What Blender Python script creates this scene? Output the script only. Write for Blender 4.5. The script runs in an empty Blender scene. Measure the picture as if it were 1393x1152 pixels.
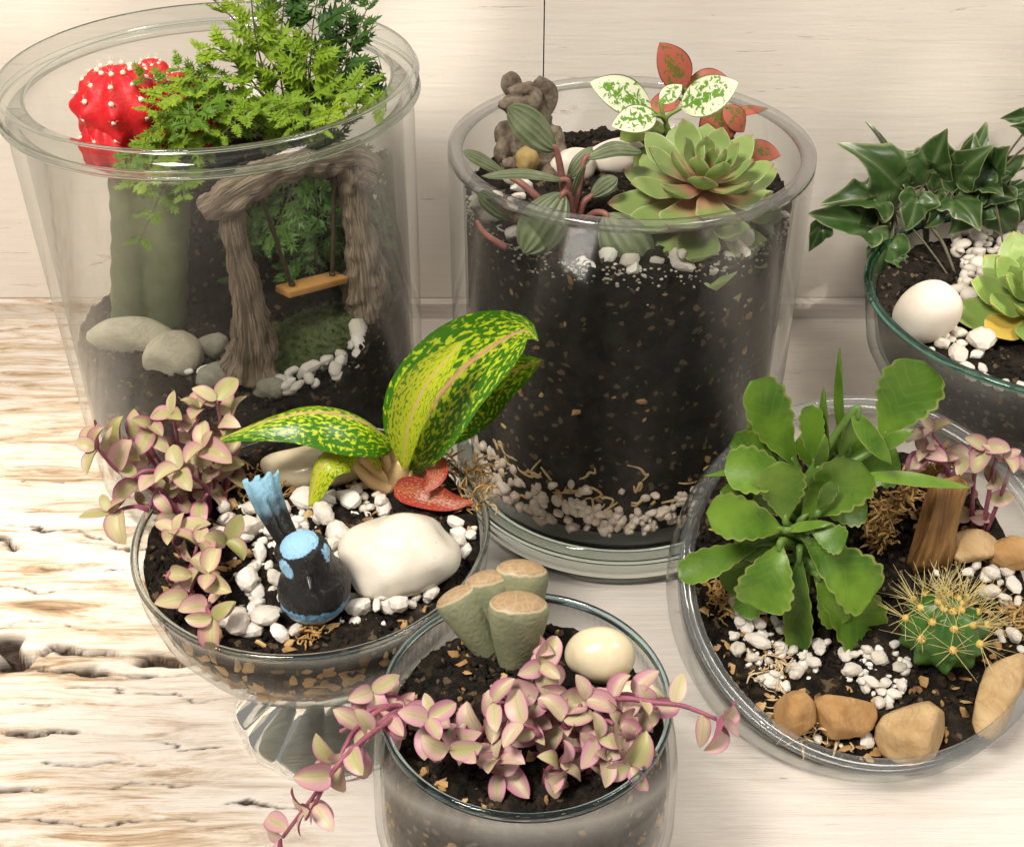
import bpy, math, random
import numpy as np
from mathutils import Vector, Matrix

# ------------------------------------------------------------------ camera, world, lights, exposure
S = bpy.context.scene
COL = S.collection
CAM_H, PITCH, FPX, CX, CY = 0.46, math.radians(36.0), 1690.0, 696.5, 576.0
cam_d = bpy.data.cameras.new('camera'); cam = bpy.data.objects.new('camera', cam_d); COL.objects.link(cam)
cam.location = (0, 0, CAM_H); cam.rotation_euler = (math.pi / 2 - PITCH, 0, 0)
cam_d.sensor_fit = 'HORIZONTAL'; cam_d.sensor_width = 36.0; cam_d.lens = 36.0 * FPX / 1393.0
cam_d.clip_start = 0.01; cam_d.clip_end = 50
S.camera = cam

world = bpy.data.worlds.new('World'); S.world = world; world.use_nodes = True
bg = world.node_tree.nodes['Background']
bg.inputs[0].default_value = (1.0, 0.93, 0.85, 1); bg.inputs[1].default_value = 0.24

def area(name, loc, target, sx, sy, energy, color):
    l = bpy.data.lights.new(name, 'AREA'); l.shape = 'RECTANGLE'; l.size = sx; l.size_y = sy
    l.energy = energy; l.color = color
    o = bpy.data.objects.new(name, l); COL.objects.link(o); o.location = loc
    o.rotation_euler = (Vector(target) - Vector(loc)).to_track_quat('-Z', 'Y').to_euler()
    return o
def spot(name, loc, target, energy, angle, blend, radius, color):
    l = bpy.data.lights.new(name, 'SPOT'); l.energy = energy; l.spot_size = math.radians(angle)
    l.spot_blend = blend; l.shadow_soft_size = radius; l.color = color
    o = bpy.data.objects.new(name, l); COL.objects.link(o); o.location = loc
    o.rotation_euler = (Vector(target) - Vector(loc)).to_track_quat('-Z', 'Y').to_euler()
    return o
area('window_light', (-0.45, -0.05, 1.20), (0.05, 0.5, 0.05), 0.28, 0.34, 17.0, (1.0, 0.93, 0.83))
area('upper_right_light', (0.65, 0.25, 1.25), (0.1, 0.5, 0.05), 0.3, 0.4, 6.0, (1.0, 0.93, 0.84))  # soft area lamp from the upper right
spot('sun_patch_table', (-1.25, 0.25, 1.2), (-0.275, 0.53, 0.0), 95, 13, 1.0, 0.02, (1.0, 0.90, 0.76))
spot('sun_patch_front', (-1.1, -0.2, 1.2), (-0.25, 0.34, 0.0), 12, 18, 1.0, 0.03, (1.0, 0.90, 0.76))
spot('sun_patch_wall', (0.6, -0.3, 1.0), (0.34, 0.765, 0.29), 48, 6, 1.0, 0.02, (1.0, 0.92, 0.8))
spot('sun_fleck_wall', (0.5, -0.3, 1.0), (-0.055, 0.765, 0.20), 48, 4.5, 1.0, 0.02, (1.0, 0.92, 0.8))
spot('sun_fleck_wall', (0.4, -0.3, 1.1), (-0.28, 0.765, 0.27), 44, 5, 1.0, 0.02, (1.0, 0.92, 0.8))
spot('sun_fleck_wall', (0.9, -0.3, 1.0), (0.22, 0.765, 0.24), 16, 6, 1.0, 0.02, (1.0, 0.92, 0.8))
spot('sun_fleck_table', (0.9, -0.1, 1.2), (0.21, 0.71, 0.0), 60, 6, 1.0, 0.02, (1.0, 0.9, 0.76))
spot('sun_fleck_table', (0.3, -0.5, 1.3), (0.105, 0.335, 0.0), 32, 4, 1.0, 0.02, (1.0, 0.92, 0.82))
spot('sun_fleck_wall', (0.5, -0.3, 1.2), (0.28, 0.765, 0.16), 26, 4, 1.0, 0.02, (1.0, 0.92, 0.8))
spot('sun_fleck_table', (0.8, 0.0, 1.2), (0.165, 0.60, 0.0), 30, 4, 1.0, 0.02, (1.0, 0.9, 0.76))
spot('sun_fleck_table', (0.5, -0.4, 1.2), (0.24, 0.31, 0.0), 22, 5, 1.0, 0.02, (1.0, 0.92, 0.82))
S.view_settings.view_transform = 'Standard'; S.view_settings.look = 'None'
S.view_settings.exposure = 0.22; S.view_settings.gamma = 1.0; S.view_settings.use_curve_mapping = False
S.render.engine = 'CYCLES'
S.cycles.use_denoising = True
S.cycles.max_bounces = 14; S.cycles.transparent_max_bounces = 40
S.cycles.transmission_bounces = 12; S.cycles.glossy_bounces = 5; S.cycles.diffuse_bounces = 3
S.cycles.sample_clamp_indirect = 4.0; S.cycles.blur_glossy = 0.5

# ------------------------------------------------------------------ pixel to place
FWD = Vector((0, math.cos(PITCH), -math.sin(PITCH))); UPV = Vector((0, math.sin(PITCH), math.cos(PITCH)))
CAMP = Vector((0, 0, CAM_H))
def ray(px, py):
    return Vector((1, 0, 0)) * ((px - CX) / FPX) - UPV * ((py - CY) / FPX) + FWD
def at_z(px, py, z):
    d = ray(px, py); return CAMP + d * ((z - CAM_H) / d.z)
def at_y(px, py, y):
    d = ray(px, py); return CAMP + d * (y / d.y)
def hit(px, py, fn, z0=0.1):
    z = z0
    for _ in range(25):
        p = at_z(px, py, z); z = 0.5 * z + 0.5 * fn(p.x, p.y)
    p.z = z; return p
def mpp(p):            # metres per photo pixel at a place
    return (Vector(p) - CAMP).dot(FWD) / FPX

# ------------------------------------------------------------------ noise
def _h(ix, iy, iz, seed):
    n = (ix.astype(np.int64) * 374761393 + iy.astype(np.int64) * 668265263 + iz.astype(np.int64) * 2147483647 + seed * 1274126177) & 0xffffffff
    n = ((n ^ (n >> 13)) * 1274126177) & 0xffffffff
    n = n ^ (n >> 16)
    return (n & 0xffff) / 32767.5 - 1.0
def vnoise(P, seed=0):
    P = np.asarray(P, float); i = np.floor(P).astype(np.int64); f = P - i; f = f * f * (3 - 2 * f)
    r = 0
    for a in (0, 1):
        for b in (0, 1):
            for c in (0, 1):
                w = (f[:, 0] if a else 1 - f[:, 0]) * (f[:, 1] if b else 1 - f[:, 1]) * (f[:, 2] if c else 1 - f[:, 2])
                r = r + w * _h(i[:, 0] + a, i[:, 1] + b, i[:, 2] + c, seed)
    return r
def fbm(P, octv=3, seed=0):
    P = np.asarray(P, float); r = 0; a = 1.0
    for k in range(octv):
        r = r + a * vnoise(P * (2 ** k) + 17.3 * k, seed + k); a *= 0.5
    return r

# ------------------------------------------------------------------ mesh and object helpers
def mesh(name, V, F, uv=None, smooth=True, mi=None, col=None):
    me = bpy.data.meshes.new(name)
    me.from_pydata([tuple(v) for v in V], [], F)
    n = len(me.polygons)
    if smooth: me.polygons.foreach_set('use_smooth', [True] * n)
    if mi is not None: me.polygons.foreach_set('material_index', mi)
    if uv is not None:
        l = me.uv_layers.new(name='UVMap'); idx = np.empty(len(me.loops), np.int32); me.loops.foreach_get('vertex_index', idx)
        l.data.foreach_set('uv', np.asarray(uv, np.float32)[idx].ravel())
    if col is not None:
        c = me.color_attributes.new('paint', 'FLOAT_COLOR', 'POINT')
        c.data.foreach_set('color', np.concatenate([np.asarray(col, np.float32), np.ones((len(V), 1), np.float32)], 1).ravel())
    me.update(); return me
WL = {}
def tag(o, label=None, cat=None, group=None, kind=None):
    if label: o['label'] = label
    if cat: o['category'] = cat
    if group: o['group'] = group
    if kind: o['kind'] = kind
    return o
def thing(name, loc, label, cat, group=None, kind=None):
    o = bpy.data.objects.new(name, None); COL.objects.link(o); o.location = loc; o.empty_display_size = 0.01
    WL[o.name] = Vector(loc); return tag(o, label, cat, group, kind)
def ob(name, V, F, mat, parent=None, uv=None, smooth=True, mi=None, col=None, org=None, **t):
    V = np.asarray([tuple(v) for v in V], float) if not isinstance(V, np.ndarray) else V
    if parent is not None: o0 = WL[parent.name]
    elif org is not None: o0 = Vector(org)
    else: o0 = Vector(((V[:, 0].min() + V[:, 0].max()) / 2, (V[:, 1].min() + V[:, 1].max()) / 2, V[:, 2].min()))
    me = mesh(name, V - np.array(o0), F, uv, smooth, mi, col)
    for m in (mat if isinstance(mat, (list, tuple)) else [mat]): me.materials.append(m)
    o = bpy.data.objects.new(name, me); COL.objects.link(o)
    if parent is not None: o.parent = parent
    else: o.location = o0
    WL[o.name] = o0
    return tag(o, **t)
def inst(name, me, mtx, parent=None, **t):
    o = bpy.data.objects.new(name, me); COL.objects.link(o)
    if parent is not None:
        o.parent = parent; o.matrix_local = Matrix.Translation(-WL[parent.name]) @ mtx
    else: o.matrix_world = mtx
    return tag(o, **t)

def lathe(prof, seg=96, closed=False, c=(0, 0)):
    """prof: list of (r,z); closed: profile loops round (a ring solid)"""
    V = []; F = []; n = len(prof)
    for k in range(seg):
        a = 2 * math.pi * k / seg
        for r, z in prof: V.append((c[0] + r * math.cos(a), c[1] + r * math.sin(a), z))
    for k in range(seg):
        k2 = (k + 1) % seg
        for i in range(n if closed else n - 1):
            j = (i + 1) % n
            F.append((k * n + i, k2 * n + i, k2 * n + j, k * n + j))
    return np.array(V), F
def catmull(pts, n):
    P = [Vector(p) for p in pts]
    if len(P) == 2: return [P[0].lerp(P[1], i / (n - 1)) for i in range(n)]
    P = [P[0] * 2 - P[1]] + P + [P[-1] * 2 - P[-2]]; m = len(P) - 3; out = []
    for i in range(n):
        u = i / (n - 1) * m; k = min(int(u), m - 1); t = u - k
        a, b, c, d = P[k:k + 4]
        out.append(0.5 * ((2 * b) + (c - a) * t + (2 * a - 5 * b + 4 * c - d) * t * t + (3 * b - a - 3 * c + d) * t ** 3))
    return out
def interp(vals, u):
    if not isinstance(vals, (list, tuple)): return vals
    x = u * (len(vals) - 1); k = min(int(x), len(vals) - 2); return vals[k] + (vals[k + 1] - vals[k]) * (x - k)
def tube(pts, rad, n=None, seg=8, rough=0, rf=60, seed=0, flat=1.0, ref=(0, 0, 1), groove=0):
    n = n or max(4, len(pts) * 3); P = catmull(pts, n); V = []; UV = []; F = []
    prev = None
    for i, p in enumerate(P):
        t = (P[min(i + 1, n - 1)] - P[max(i - 1, 0)]).normalized()
        if prev is None:
            s = t.cross(Vector(ref)); s = t.cross(Vector((1, 0.2, 0))) if s.length < 1e-3 else s
        else: s = prev - t * prev.dot(t)
        s.normalize(); prev = s; b = t.cross(s); r = interp(rad, i / (n - 1))
        for k in range(seg):
            a = 2 * math.pi * k / seg; rr = r
            if groove: rr *= 1 + groove * math.sin(a * 5 + 3 * math.sin(i * 0.25))
            V.append(p + s * (rr * math.cos(a)) + b * (rr * math.sin(a) * flat)); UV.append((i / (n - 1), k / seg))
    for i in range(n - 1):
        for k in range(seg):
            k2 = (k + 1) % seg; F.append((i * seg + k, i * seg + k2, (i + 1) * seg + k2, (i + 1) * seg + k))
    F.append(tuple(range(seg - 1, -1, -1))); F.append(tuple((n - 1) * seg + k for k in range(seg)))
    V = np.array([tuple(v) for v in V])
    if rough:
        C = np.repeat(np.array([tuple(p) for p in P]), seg, 0); D = V - C
        V = C + D * (1 + rough * fbm(V * rf, 3, seed))[:, None]
    return V, F, UV
def ico(sub):
    import bmesh
    bm = bmesh.new(); bmesh.ops.create_icosphere(bm, subdivisions=sub, radius=1)
    V = np.array([tuple(v.co) for v in bm.verts]); F = [tuple(v.index for v in f.verts) for f in bm.faces]; bm.free(); return V, F
ICO = {k: ico(k) for k in (1, 2, 3, 4)}
def stone(c, r, sub=3, lump=0.25, freq=1.2, seed=0, rot=(0, 0, 0), facet=0, fine=0.0):
    V, F = ICO[sub]; V = V.copy()
    d = 1 + lump * fbm(V * freq + seed * 7.7, 2, seed) + (fine * fbm(V * freq * 5 + seed, 3, seed + 5) if fine else 0)
    if facet:
        rg = np.random.RandomState(seed)
        for _ in range(facet):
            nv = rg.normal(size=3); nv /= np.linalg.norm(nv); lim = rg.uniform(0.62, 0.85)
            h = V @ nv * d; d = np.where(h > lim, d * (lim / np.maximum(h, 1e-6)) ** 0.85, d)
    V = V * d[:, None] * np.array(r)
    from mathutils import Euler
    R = np.array(Euler(rot).to_matrix()); V = V @ R.T
    return V + np.array(c), F

def beta(a, b, p0=0.0):
    m = (a / (a + b)) ** a * (b / (a + b)) ** b
    return lambda u: max(p0 * (1 - u), (max(u, 1e-6) ** a) * (max(1 - u, 0) ** b) / m)
OVATE, OBOV, LANCE, ROUND = beta(0.75, 0.8), beta(1.25, 0.38, 0.10), beta(0.7, 1.1), beta(0.55, 0.5)
def leaf(mid, W, nrm, prof=OVATE, nu=14, nv=3, th=0.0006, cup=0.15, scallop=0, nsc=7, wave=0.0, tw=0.0, seed=0):
    P = catmull(mid, nu); V = []; UV = []; F = []; MI = []
    m = 2 * nv + 1; lay = []
    for side in (1, -1):
        base = len(V)
        for i, p in enumerate(P):
            u = i / (nu - 1); t = (P[min(i + 1, nu - 1)] - P[max(i - 1, 0)]).normalized()
            N = Vector(nrm)
            if tw: N = Matrix.Rotation(tw * u, 3, t) @ N
            s = t.cross(N); s = Vector((1, 0, 0)) if s.length < 1e-6 else s.normalized(); n = s.cross(t)
            w = W * prof(u)
            if scallop: w *= 1 + scallop * (abs(math.sin(u * math.pi * nsc)) - 0.6) * min(1, u * 2.2)
            for j in range(-nv, nv + 1):
                v = j / nv
                z = cup * w * v * v + side * th * (1 - v * v) * (0.5 + 0.5 * min(1, 6 * (1 - u)))
                if wave: z += wave * W * math.sin(u * 11 + seed + (1.7 if v > 0 else 0)) * v * v
                V.append(p + s * (w * v) + n * z); UV.append((u, (v + 1) / 2))
        for i in range(nu - 1):
            for j in range(m - 1):
                q = (base + i * m + j, base + i * m + j + 1, base + (i + 1) * m + j + 1, base + (i + 1) * m + j)
                F.append(q if side == 1 else q[::-1]); MI.append(0 if side == 1 else 1)
    return np.array([tuple(v) for v in V]), F, UV, MI
def put_leaf(root, mid, W, nrm, mats, name='leaf', **k):
    V, F, UV, MI = leaf(mid, W, nrm, **k)
    return ob(name, V, F, mats if isinstance(mats, list) else [mats, mats], root, uv=UV, mi=MI)
def frame_mtx(p, d, nrm, scale):
    d = Vector(d).normalized(); x = d.cross(Vector(nrm))
    x = d.cross(Vector((1, 0, 0.3))) if x.length < 1e-4 else x
    x.normalize(); z = x.cross(d)
    R = Matrix((x, d, z)).transposed().to_4x4()
    return Matrix.Translation(Vector(p)) @ R @ (Matrix.Scale(scale, 4) if not isinstance(scale, tuple) else Matrix.Diagonal((*scale, 1)))
def join(parts):
    V = []; F = []; o = 0
    for v, f in parts:
        V.append(np.asarray([tuple(a) for a in v], float) if not isinstance(v, np.ndarray) else v); F += [tuple(i + o for i in q) for q in f]; o += len(v)
    return np.concatenate(V), F
def meta(els, res=0.12):
    """blobs fused into one skin; els: (centre, radius, (sx,sy,sz)) in centimetres; returns metres"""
    mb = bpy.data.metaballs.new('tmp'); mb.resolution = res; mb.render_resolution = res; mb.threshold = 0.6
    o = bpy.data.objects.new('tmp', mb); COL.objects.link(o)
    for c, r, s in els:
        e = mb.elements.new(type='ELLIPSOID'); e.co = c; e.radius = r * 1.62; e.size_x, e.size_y, e.size_z = s; e.stiffness = 2
    dg = bpy.context.evaluated_depsgraph_get(); dg.update()
    me = bpy.data.meshes.new_from_object(o.evaluated_get(dg))
    V = np.array([tuple(v.co) for v in me.vertices]) * 0.01; F = [tuple(p.vertices) for p in me.polygons]
    bpy.data.objects.remove(o); bpy.data.metaballs.remove(mb); bpy.data.meshes.remove(me)
    return V, F
R_ = random.Random(11)

# ------------------------------------------------------------------ materials
class N:
    def __init__(s, name):
        s.m = bpy.data.materials.new(name); s.m.use_nodes = True; s.t = s.m.node_tree; s.n = s.t.nodes; s.l = s.t.links
        s.b = s.n['Principled BSDF']; s.o = s.n['Material Output']
    def new(s, ty, **k):
        x = s.n.new(ty)
        for a, v in k.items(): setattr(x, a, v)
        return x
    def set(s, sock, v):
        if isinstance(v, bpy.types.NodeSocket): s.l.new(v, sock)
        elif isinstance(v, (tuple, list)) and sock.type == 'RGBA' and len(v) == 3: sock.default_value = (*v, 1)
        else: sock.default_value = v
    def co(s, kind='Object'): return s.new('ShaderNodeTexCoord').outputs[kind]
    def mapping(s, vec, scale=(1, 1, 1), loc=(0, 0, 0), rot=(0, 0, 0)):
        x = s.new('ShaderNodeMapping'); s.set(x.inputs[0], vec); x.inputs[1].default_value = loc; x.inputs[2].default_value = rot; x.inputs[3].default_value = scale; return x.outputs[0]
    def noise(s, vec, scale, detail=4, rough=0.55, dist=0.0):
        x = s.new('ShaderNodeTexNoise'); s.set(x.inputs['Vector'], vec); x.inputs['Scale'].default_value = scale; x.inputs['Detail'].default_value = detail
        x.inputs['Roughness'].default_value = rough; x.inputs['Distortion'].default_value = dist; return x.outputs[0]
    def voro(s, vec, scale, feature='F1', out=0, rnd=1.0):
        x = s.new('ShaderNodeTexVoronoi', feature=feature); s.set(x.inputs['Vector'], vec); x.inputs['Scale'].default_value = scale
        x.inputs['Randomness'].default_value = rnd; return x.outputs[out]
    def ramp(s, fac, stops, mode='LINEAR'):
        x = s.new('ShaderNodeValToRGB'); s.set(x.inputs[0], fac); e = x.color_ramp.elements; x.color_ramp.interpolation = mode
        while len(e) < len(stops): e.new(0.5)
        for i, (p, c) in enumerate(stops):
            e[i].position = p; c = (c, c, c) if not isinstance(c, tuple) else c; e[i].color = (*c, 1)
        return x.outputs[0]
    def mix(s, fac, a, b, mode='MIX'):
        x = s.new('ShaderNodeMix', data_type='RGBA', blend_type=mode); s.set(x.inputs[0], fac); s.set(x.inputs[6], a); s.set(x.inputs[7], b); return x.outputs[2]
    def math(s, op, a, b=0.0, c=0.0, clamp=False):
        x = s.new('ShaderNodeMath', operation=op, use_clamp=clamp); s.set(x.inputs[0], a); s.set(x.inputs[1], b); s.set(x.inputs[2], c); return x.outputs[0]
    def sep(s, vec):
        x = s.new('ShaderNodeSeparateXYZ'); s.set(x.inputs[0], vec); return x.outputs
    def rnd(s): return s.new('ShaderNodeObjectInfo').outputs['Random']
    def bump(s, h, dist, strength=0.6):
        x = s.new('ShaderNodeBump'); s.set(x.inputs['Height'], h); x.inputs['Distance'].default_value = dist; x.inputs['Strength'].default_value = strength
        s.l.new(x.outputs[0], s.b.inputs['Normal'])
    def done(s, col=None, rough=0.5, spec=0.5, sss=0, coat=0, trans=0, tcol=None):
        if col is not None: s.set(s.b.inputs['Base Color'], col)
        s.set(s.b.inputs['Roughness'], rough); s.set(s.b.inputs['Specular IOR Level'], spec)
        if coat: s.b.inputs['Coat Weight'].default_value = coat; s.b.inputs['Coat Roughness'].default_value = 0.08
        if sss:
            s.b.inputs['Subsurface Weight'].default_value = sss; s.b.inputs['Subsurface Radius'].default_value = (1, 0.7, 0.5); s.b.inputs['Subsurface Scale'].default_value = 0.003
        if trans:
            t = s.new('ShaderNodeBsdfTranslucent'); s.set(t.inputs[0], tcol if tcol is not None else col)
            x = s.new('ShaderNodeMixShader'); x.inputs[0].default_value = trans
            s.l.new(s.b.outputs[0], x.inputs[1]); s.l.new(t.outputs[0], x.inputs[2]); s.l.new(x.outputs[0], s.o.inputs[0])
        return s.m
MT = {}
def m_glass_wall(name, haze=0.0, hscale=14, hstretch=(1, 1, 1), edge=(0.86, 0.88, 0.87), side=None):
    n = N(name); lw = n.new('ShaderNodeLayerWeight'); lw.inputs[0].default_value = 0.5; fc = lw.outputs['Facing']
    fr = n.math('MULTIPLY_ADD', n.math('POWER', fc, 5.0), 0.85, 0.006)
    tc = n.mix(n.math('POWER', fc, 4.0), (0.97, 0.975, 0.97), edge)
    tr = n.new('ShaderNodeBsdfTransparent'); n.set(tr.inputs[0], tc)
    gl = n.new('ShaderNodeBsdfGlossy'); gl.inputs[1].default_value = 0.09
    x = n.new('ShaderNodeMixShader'); n.set(x.inputs[0], fr); n.l.new(tr.outputs[0], x.inputs[1]); n.l.new(gl.outputs[0], x.inputs[2]); out = x.outputs[0]
    if haze:
        v = n.mapping(n.co(), hstretch); h = n.ramp(n.noise(v, hscale, 5, 0.6, 0.4), [(0.38, 0.0), (0.75, 1.0)])
        sp = n.ramp(n.noise(n.co(), 420, 2), [(0.55, 0.75), (0.7, 1.0)])
        if side: h = n.math('MULTIPLY', h, n.ramp(n.math('MULTIPLY_ADD', n.math('ADD', n.sep(n.co())[0], n.math('MULTIPLY', n.noise(n.co(), 18, 3), 0.03)), 5.0, 0.5), [(side[0], 1.0), (side[1], 0.06)]))
        df = n.new('ShaderNodeBsdfDiffuse'); n.set(df.inputs[0], (0.80, 0.79, 0.75))
        y = n.new('ShaderNodeMixShader'); n.set(y.inputs[0], n.math('MULTIPLY', n.math('MULTIPLY', h, sp), haze)); n.l.new(out, y.inputs[1]); n.l.new(df.outputs[0], y.inputs[2]); out = y.outputs[0]
    n.l.new(out, n.o.inputs[0]); return n.m
def m_glass_thick(name, col=(0.93, 0.96, 0.95)):
    n = N(name); g = n.new('ShaderNodeBsdfGlass'); n.set(g.inputs[0], col); g.inputs['Roughness'].default_value = 0.0; g.inputs['IOR'].default_value = 1.48
    n.l.new(g.outputs[0], n.o.inputs[0]); return n.m
GW1 = m_glass_wall('glass_condensation', 0.22, 9, (1, 1, 0.5), side=(0.12, 0.52))
GW2 = m_glass_wall('glass_streaked', 0.014, 26, (1, 1, 0.16))
GW3 = m_glass_wall('glass_clear', 0.03, 22, (1, 1, 0.5))
GW4 = m_glass_wall('glass_misted', 0.04, 30, (1, 1, 0.6))
GW6 = m_glass_wall('glass_green_tint', 0.03, 20, (1, 1, 1), (0.66, 0.77, 0.74))
def m_glass_rim(name, grey, amount, edge):
    n = N(name); lw = n.new('ShaderNodeLayerWeight'); lw.inputs[0].default_value = 0.5; fc = lw.outputs['Facing']
    tr = n.new('ShaderNodeBsdfTransparent'); n.set(tr.inputs[0], n.mix(n.math('POWER', fc, 2.5), (0.94, 0.95, 0.94), edge)); gl = n.new('ShaderNodeBsdfGlossy'); gl.inputs[1].default_value = 0.04
    x = n.new('ShaderNodeMixShader'); n.set(x.inputs[0], n.math('MULTIPLY_ADD', n.math('POWER', fc, 4.0), 0.8, 0.05)); n.l.new(tr.outputs[0], x.inputs[1]); n.l.new(gl.outputs[0], x.inputs[2])
    df = n.new('ShaderNodeBsdfDiffuse'); n.set(df.inputs[0], grey); y = n.new('ShaderNodeMixShader'); n.set(y.inputs[0], n.math('MULTIPLY', n.ramp(n.noise(n.co(), 24, 3), [(0.35, 0.45), (0.65, 1.0)]), amount))
    n.l.new(x.outputs[0], y.inputs[1]); n.l.new(df.outputs[0], y.inputs[2]); n.l.new(y.outputs[0], n.o.inputs[0]); return n.m
GR1 = m_glass_rim('glass_rim_clear', (0.45, 0.44, 0.40), 0.02, (0.66, 0.68, 0.65)); GR2 = m_glass_rim('glass_rim_grey', (0.34, 0.32, 0.33), 0.12, (0.58, 0.58, 0.59)); GR5 = m_glass_rim('glass_rim_sheen', (0.78, 0.84, 0.90), 0.06, (0.72, 0.75, 0.77))  # slant bowl rim: pale blue diffuse paints in reflected light
GT = m_glass_thick('glass_solid'); GTB = m_glass_thick('glass_solid_bluish', (0.82, 0.93, 0.96))

def m_leaf(name, dark, light, margin=None, midrib=None, rough=0.42, trans=0.22, veins=0.0, mw=0.10, ew=0.12, hue=0.0, blot=40, under=None):
    n = N(name); uv = n.sep(n.co('UV')); u, v = uv[0], uv[1]
    av = n.math('MULTIPLY', n.math('ABSOLUTE', n.math('SUBTRACT', v, 0.5)), 2.0)
    c = n.mix(n.ramp(n.noise(n.co(), blot, 4), [(0.36, 0.0), (0.64, 1.0)]), dark, light)
    c = n.mix(n.math('MULTIPLY', n.rnd(), 0.55), c, tuple(0.6 * a + 0.4 * b for a, b in zip(dark, light)) if not hue else tuple(x * (1 + hue) for x in light))
    if veins:
        w = n.math('SINE', n.math('ADD', n.math('MULTIPLY', u, 46.0), n.math('MULTIPLY', av, -14.0)))
        c = n.mix(n.math('MULTIPLY', n.ramp(w, [(0.75, 0.0), (1.0, 1.0)]), veins), c, light)
        c = n.mix(n.ramp(n.noise(n.co(), 210, 3, 0.6), [(0.68, 0.0), (0.74, 0.5)]), c, tuple(x * 0.45 for x in dark))
    if midrib: c = n.mix(n.ramp(av, [(0.0, 1.0), (mw, 0.7), (mw * 1.6, 0.0)]), c, midrib)
    if margin: c = n.mix(n.ramp(n.math('ADD', av, n.math('MULTIPLY', n.noise(n.co(), 160, 2), 0.1)), [(1 - ew, 0.0), (1.0, 1.0)]), c, margin)
    n.bump(n.noise(n.co(), 500, 3), 0.0004, 0.35)
    return n.done(c, rough, 0.45, trans=trans)
def m_simple(name, a, b, scale=200, rough=0.8, bump=0.0005, detail=6, **k):
    n = N(name); t = n.noise(n.co(), scale, detail, 0.6); c = n.mix(n.ramp(t, [(0.3, 0.0), (0.7, 1.0)]), a, b)
    if bump: n.bump(t, bump, 0.8)
    return n.done(c, rough, 0.4, **k)
def m_soil(name, warm=0.0):
    n = N(name); co = n.co(); a = n.noise(co, 160, 8, 0.7); b = n.voro(co, 420, 'F1', 1)
    c = n.ramp(a, [(0.30, (0.004, 0.003, 0.0025)), (0.5, (0.012, 0.009, 0.006)), (0.68, (0.030 + warm, 0.020 + warm * 0.6, 0.012 + warm * 0.2)), (0.8, (0.10, 0.07, 0.045))])
    c = n.mix(n.ramp(n.noise(co, 38, 5, 0.65, 0.5), [(0.50, 0.0), (0.72, 0.55)]), c, (0.055, 0.042, 0.030))
    c = n.mix(n.ramp(n.sep(b)[0], [(0.90, 0.0), (0.94, 0.6)], 'CONSTANT'), c, (0.20, 0.14, 0.08))
    n.bump(a, 0.004, 1.0); return n.done(c, 0.9, 0.25)
SOIL = m_soil('potting_soil'); SOILW = m_soil('potting_soil_warm', 0.03)
BARK = N('bark_chips'); BARK.bump(BARK.noise(BARK.co(), 300, 4), 0.001)
BARK = BARK.done(BARK.ramp(BARK.noise(BARK.co(), 70, 2), [(0.3, (0.12, 0.055, 0.02)), (0.5, (0.38, 0.22, 0.08)), (0.7, (0.55, 0.38, 0.18))]), 0.8)
n = N('white_pebble'); t = n.noise(n.co(), 260, 4)
c = n.mix(n.rnd(), (0.84, 0.80, 0.74), (0.66, 0.60, 0.52)); c = n.mix(n.ramp(t, [(0.62, 0.0), (0.8, 0.5)]), c, (0.55, 0.48, 0.38)); n.bump(t, 0.0004, 0.5)
PEB = n.done(c, 0.55, 0.4, sss=0.12)
n = N('polished_white_stone'); t = n.noise(n.co(), 60, 5); c = n.ramp(t, [(0.35, (0.80, 0.75, 0.66)), (0.6, (0.70, 0.64, 0.54))])
c = n.mix(n.ramp(n.noise(n.co(), 330, 2), [(0.72, 0.0), (0.76, 0.55)]), c, (0.35, 0.28, 0.2))
n.bump(n.noise(n.co(), 120, 4), 0.0005, 0.25); WST = n.done(c, 0.20, 0.5, sss=0.15, coat=0.25)
n = N('cream_stone'); t = n.noise(n.co(), 50, 5); CST = n.done(n.ramp(t, [(0.35, (0.78, 0.70, 0.50)), (0.65, (0.66, 0.55, 0.36))]), 0.22, 0.5, sss=0.2, coat=0.3)
n = N('matte_white_stone'); t = n.noise(n.co(), 45, 5); n.bump(t, 0.0006, 0.3); EGG = n.done(n.ramp(t, [(0.35, (0.80, 0.73, 0.64)), (0.65, (0.72, 0.64, 0.54))]), 0.5, 0.4, sss=0.15)
def m_rock(name, a, b, cvein, sc=45):
    n = N(name); co = n.co(); t = n.noise(co, sc, 8, 0.65, 0.6); c = n.ramp(t, [(0.32, a), (0.62, b)])
    v = n.math('ABSOLUTE', n.math('SUBTRACT', n.noise(n.mapping(co, (1, 1, 2.2)), sc * 0.9, 4, 0.6, 1.2), 0.5))
    c = n.mix(n.ramp(v, [(0.0, 0.30), (0.03, 0.0)]), c, cvein)
    n.bump(n.mix(0.5, n.noise(co, sc * 3, 8, 0.7), t), 0.002, 0.9); return n.done(c, 0.75, 0.35)
ROCK = m_rock('tan_rock', (0.42, 0.26, 0.11), (0.62, 0.45, 0.25), (0.26, 0.13, 0.05))
ROCKO = m_rock('ochre_rock', (0.38, 0.20, 0.07), (0.55, 0.34, 0.15), (0.22, 0.10, 0.03))
ROCKG = m_rock('grey_rock', (0.24, 0.23, 0.18), (0.42, 0.40, 0.33), (0.18, 0.16, 0.12), 60)
ROCKC = m_rock('pale_rock', (0.50, 0.46, 0.36), (0.62, 0.57, 0.44), (0.30, 0.26, 0.18), 60)

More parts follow.
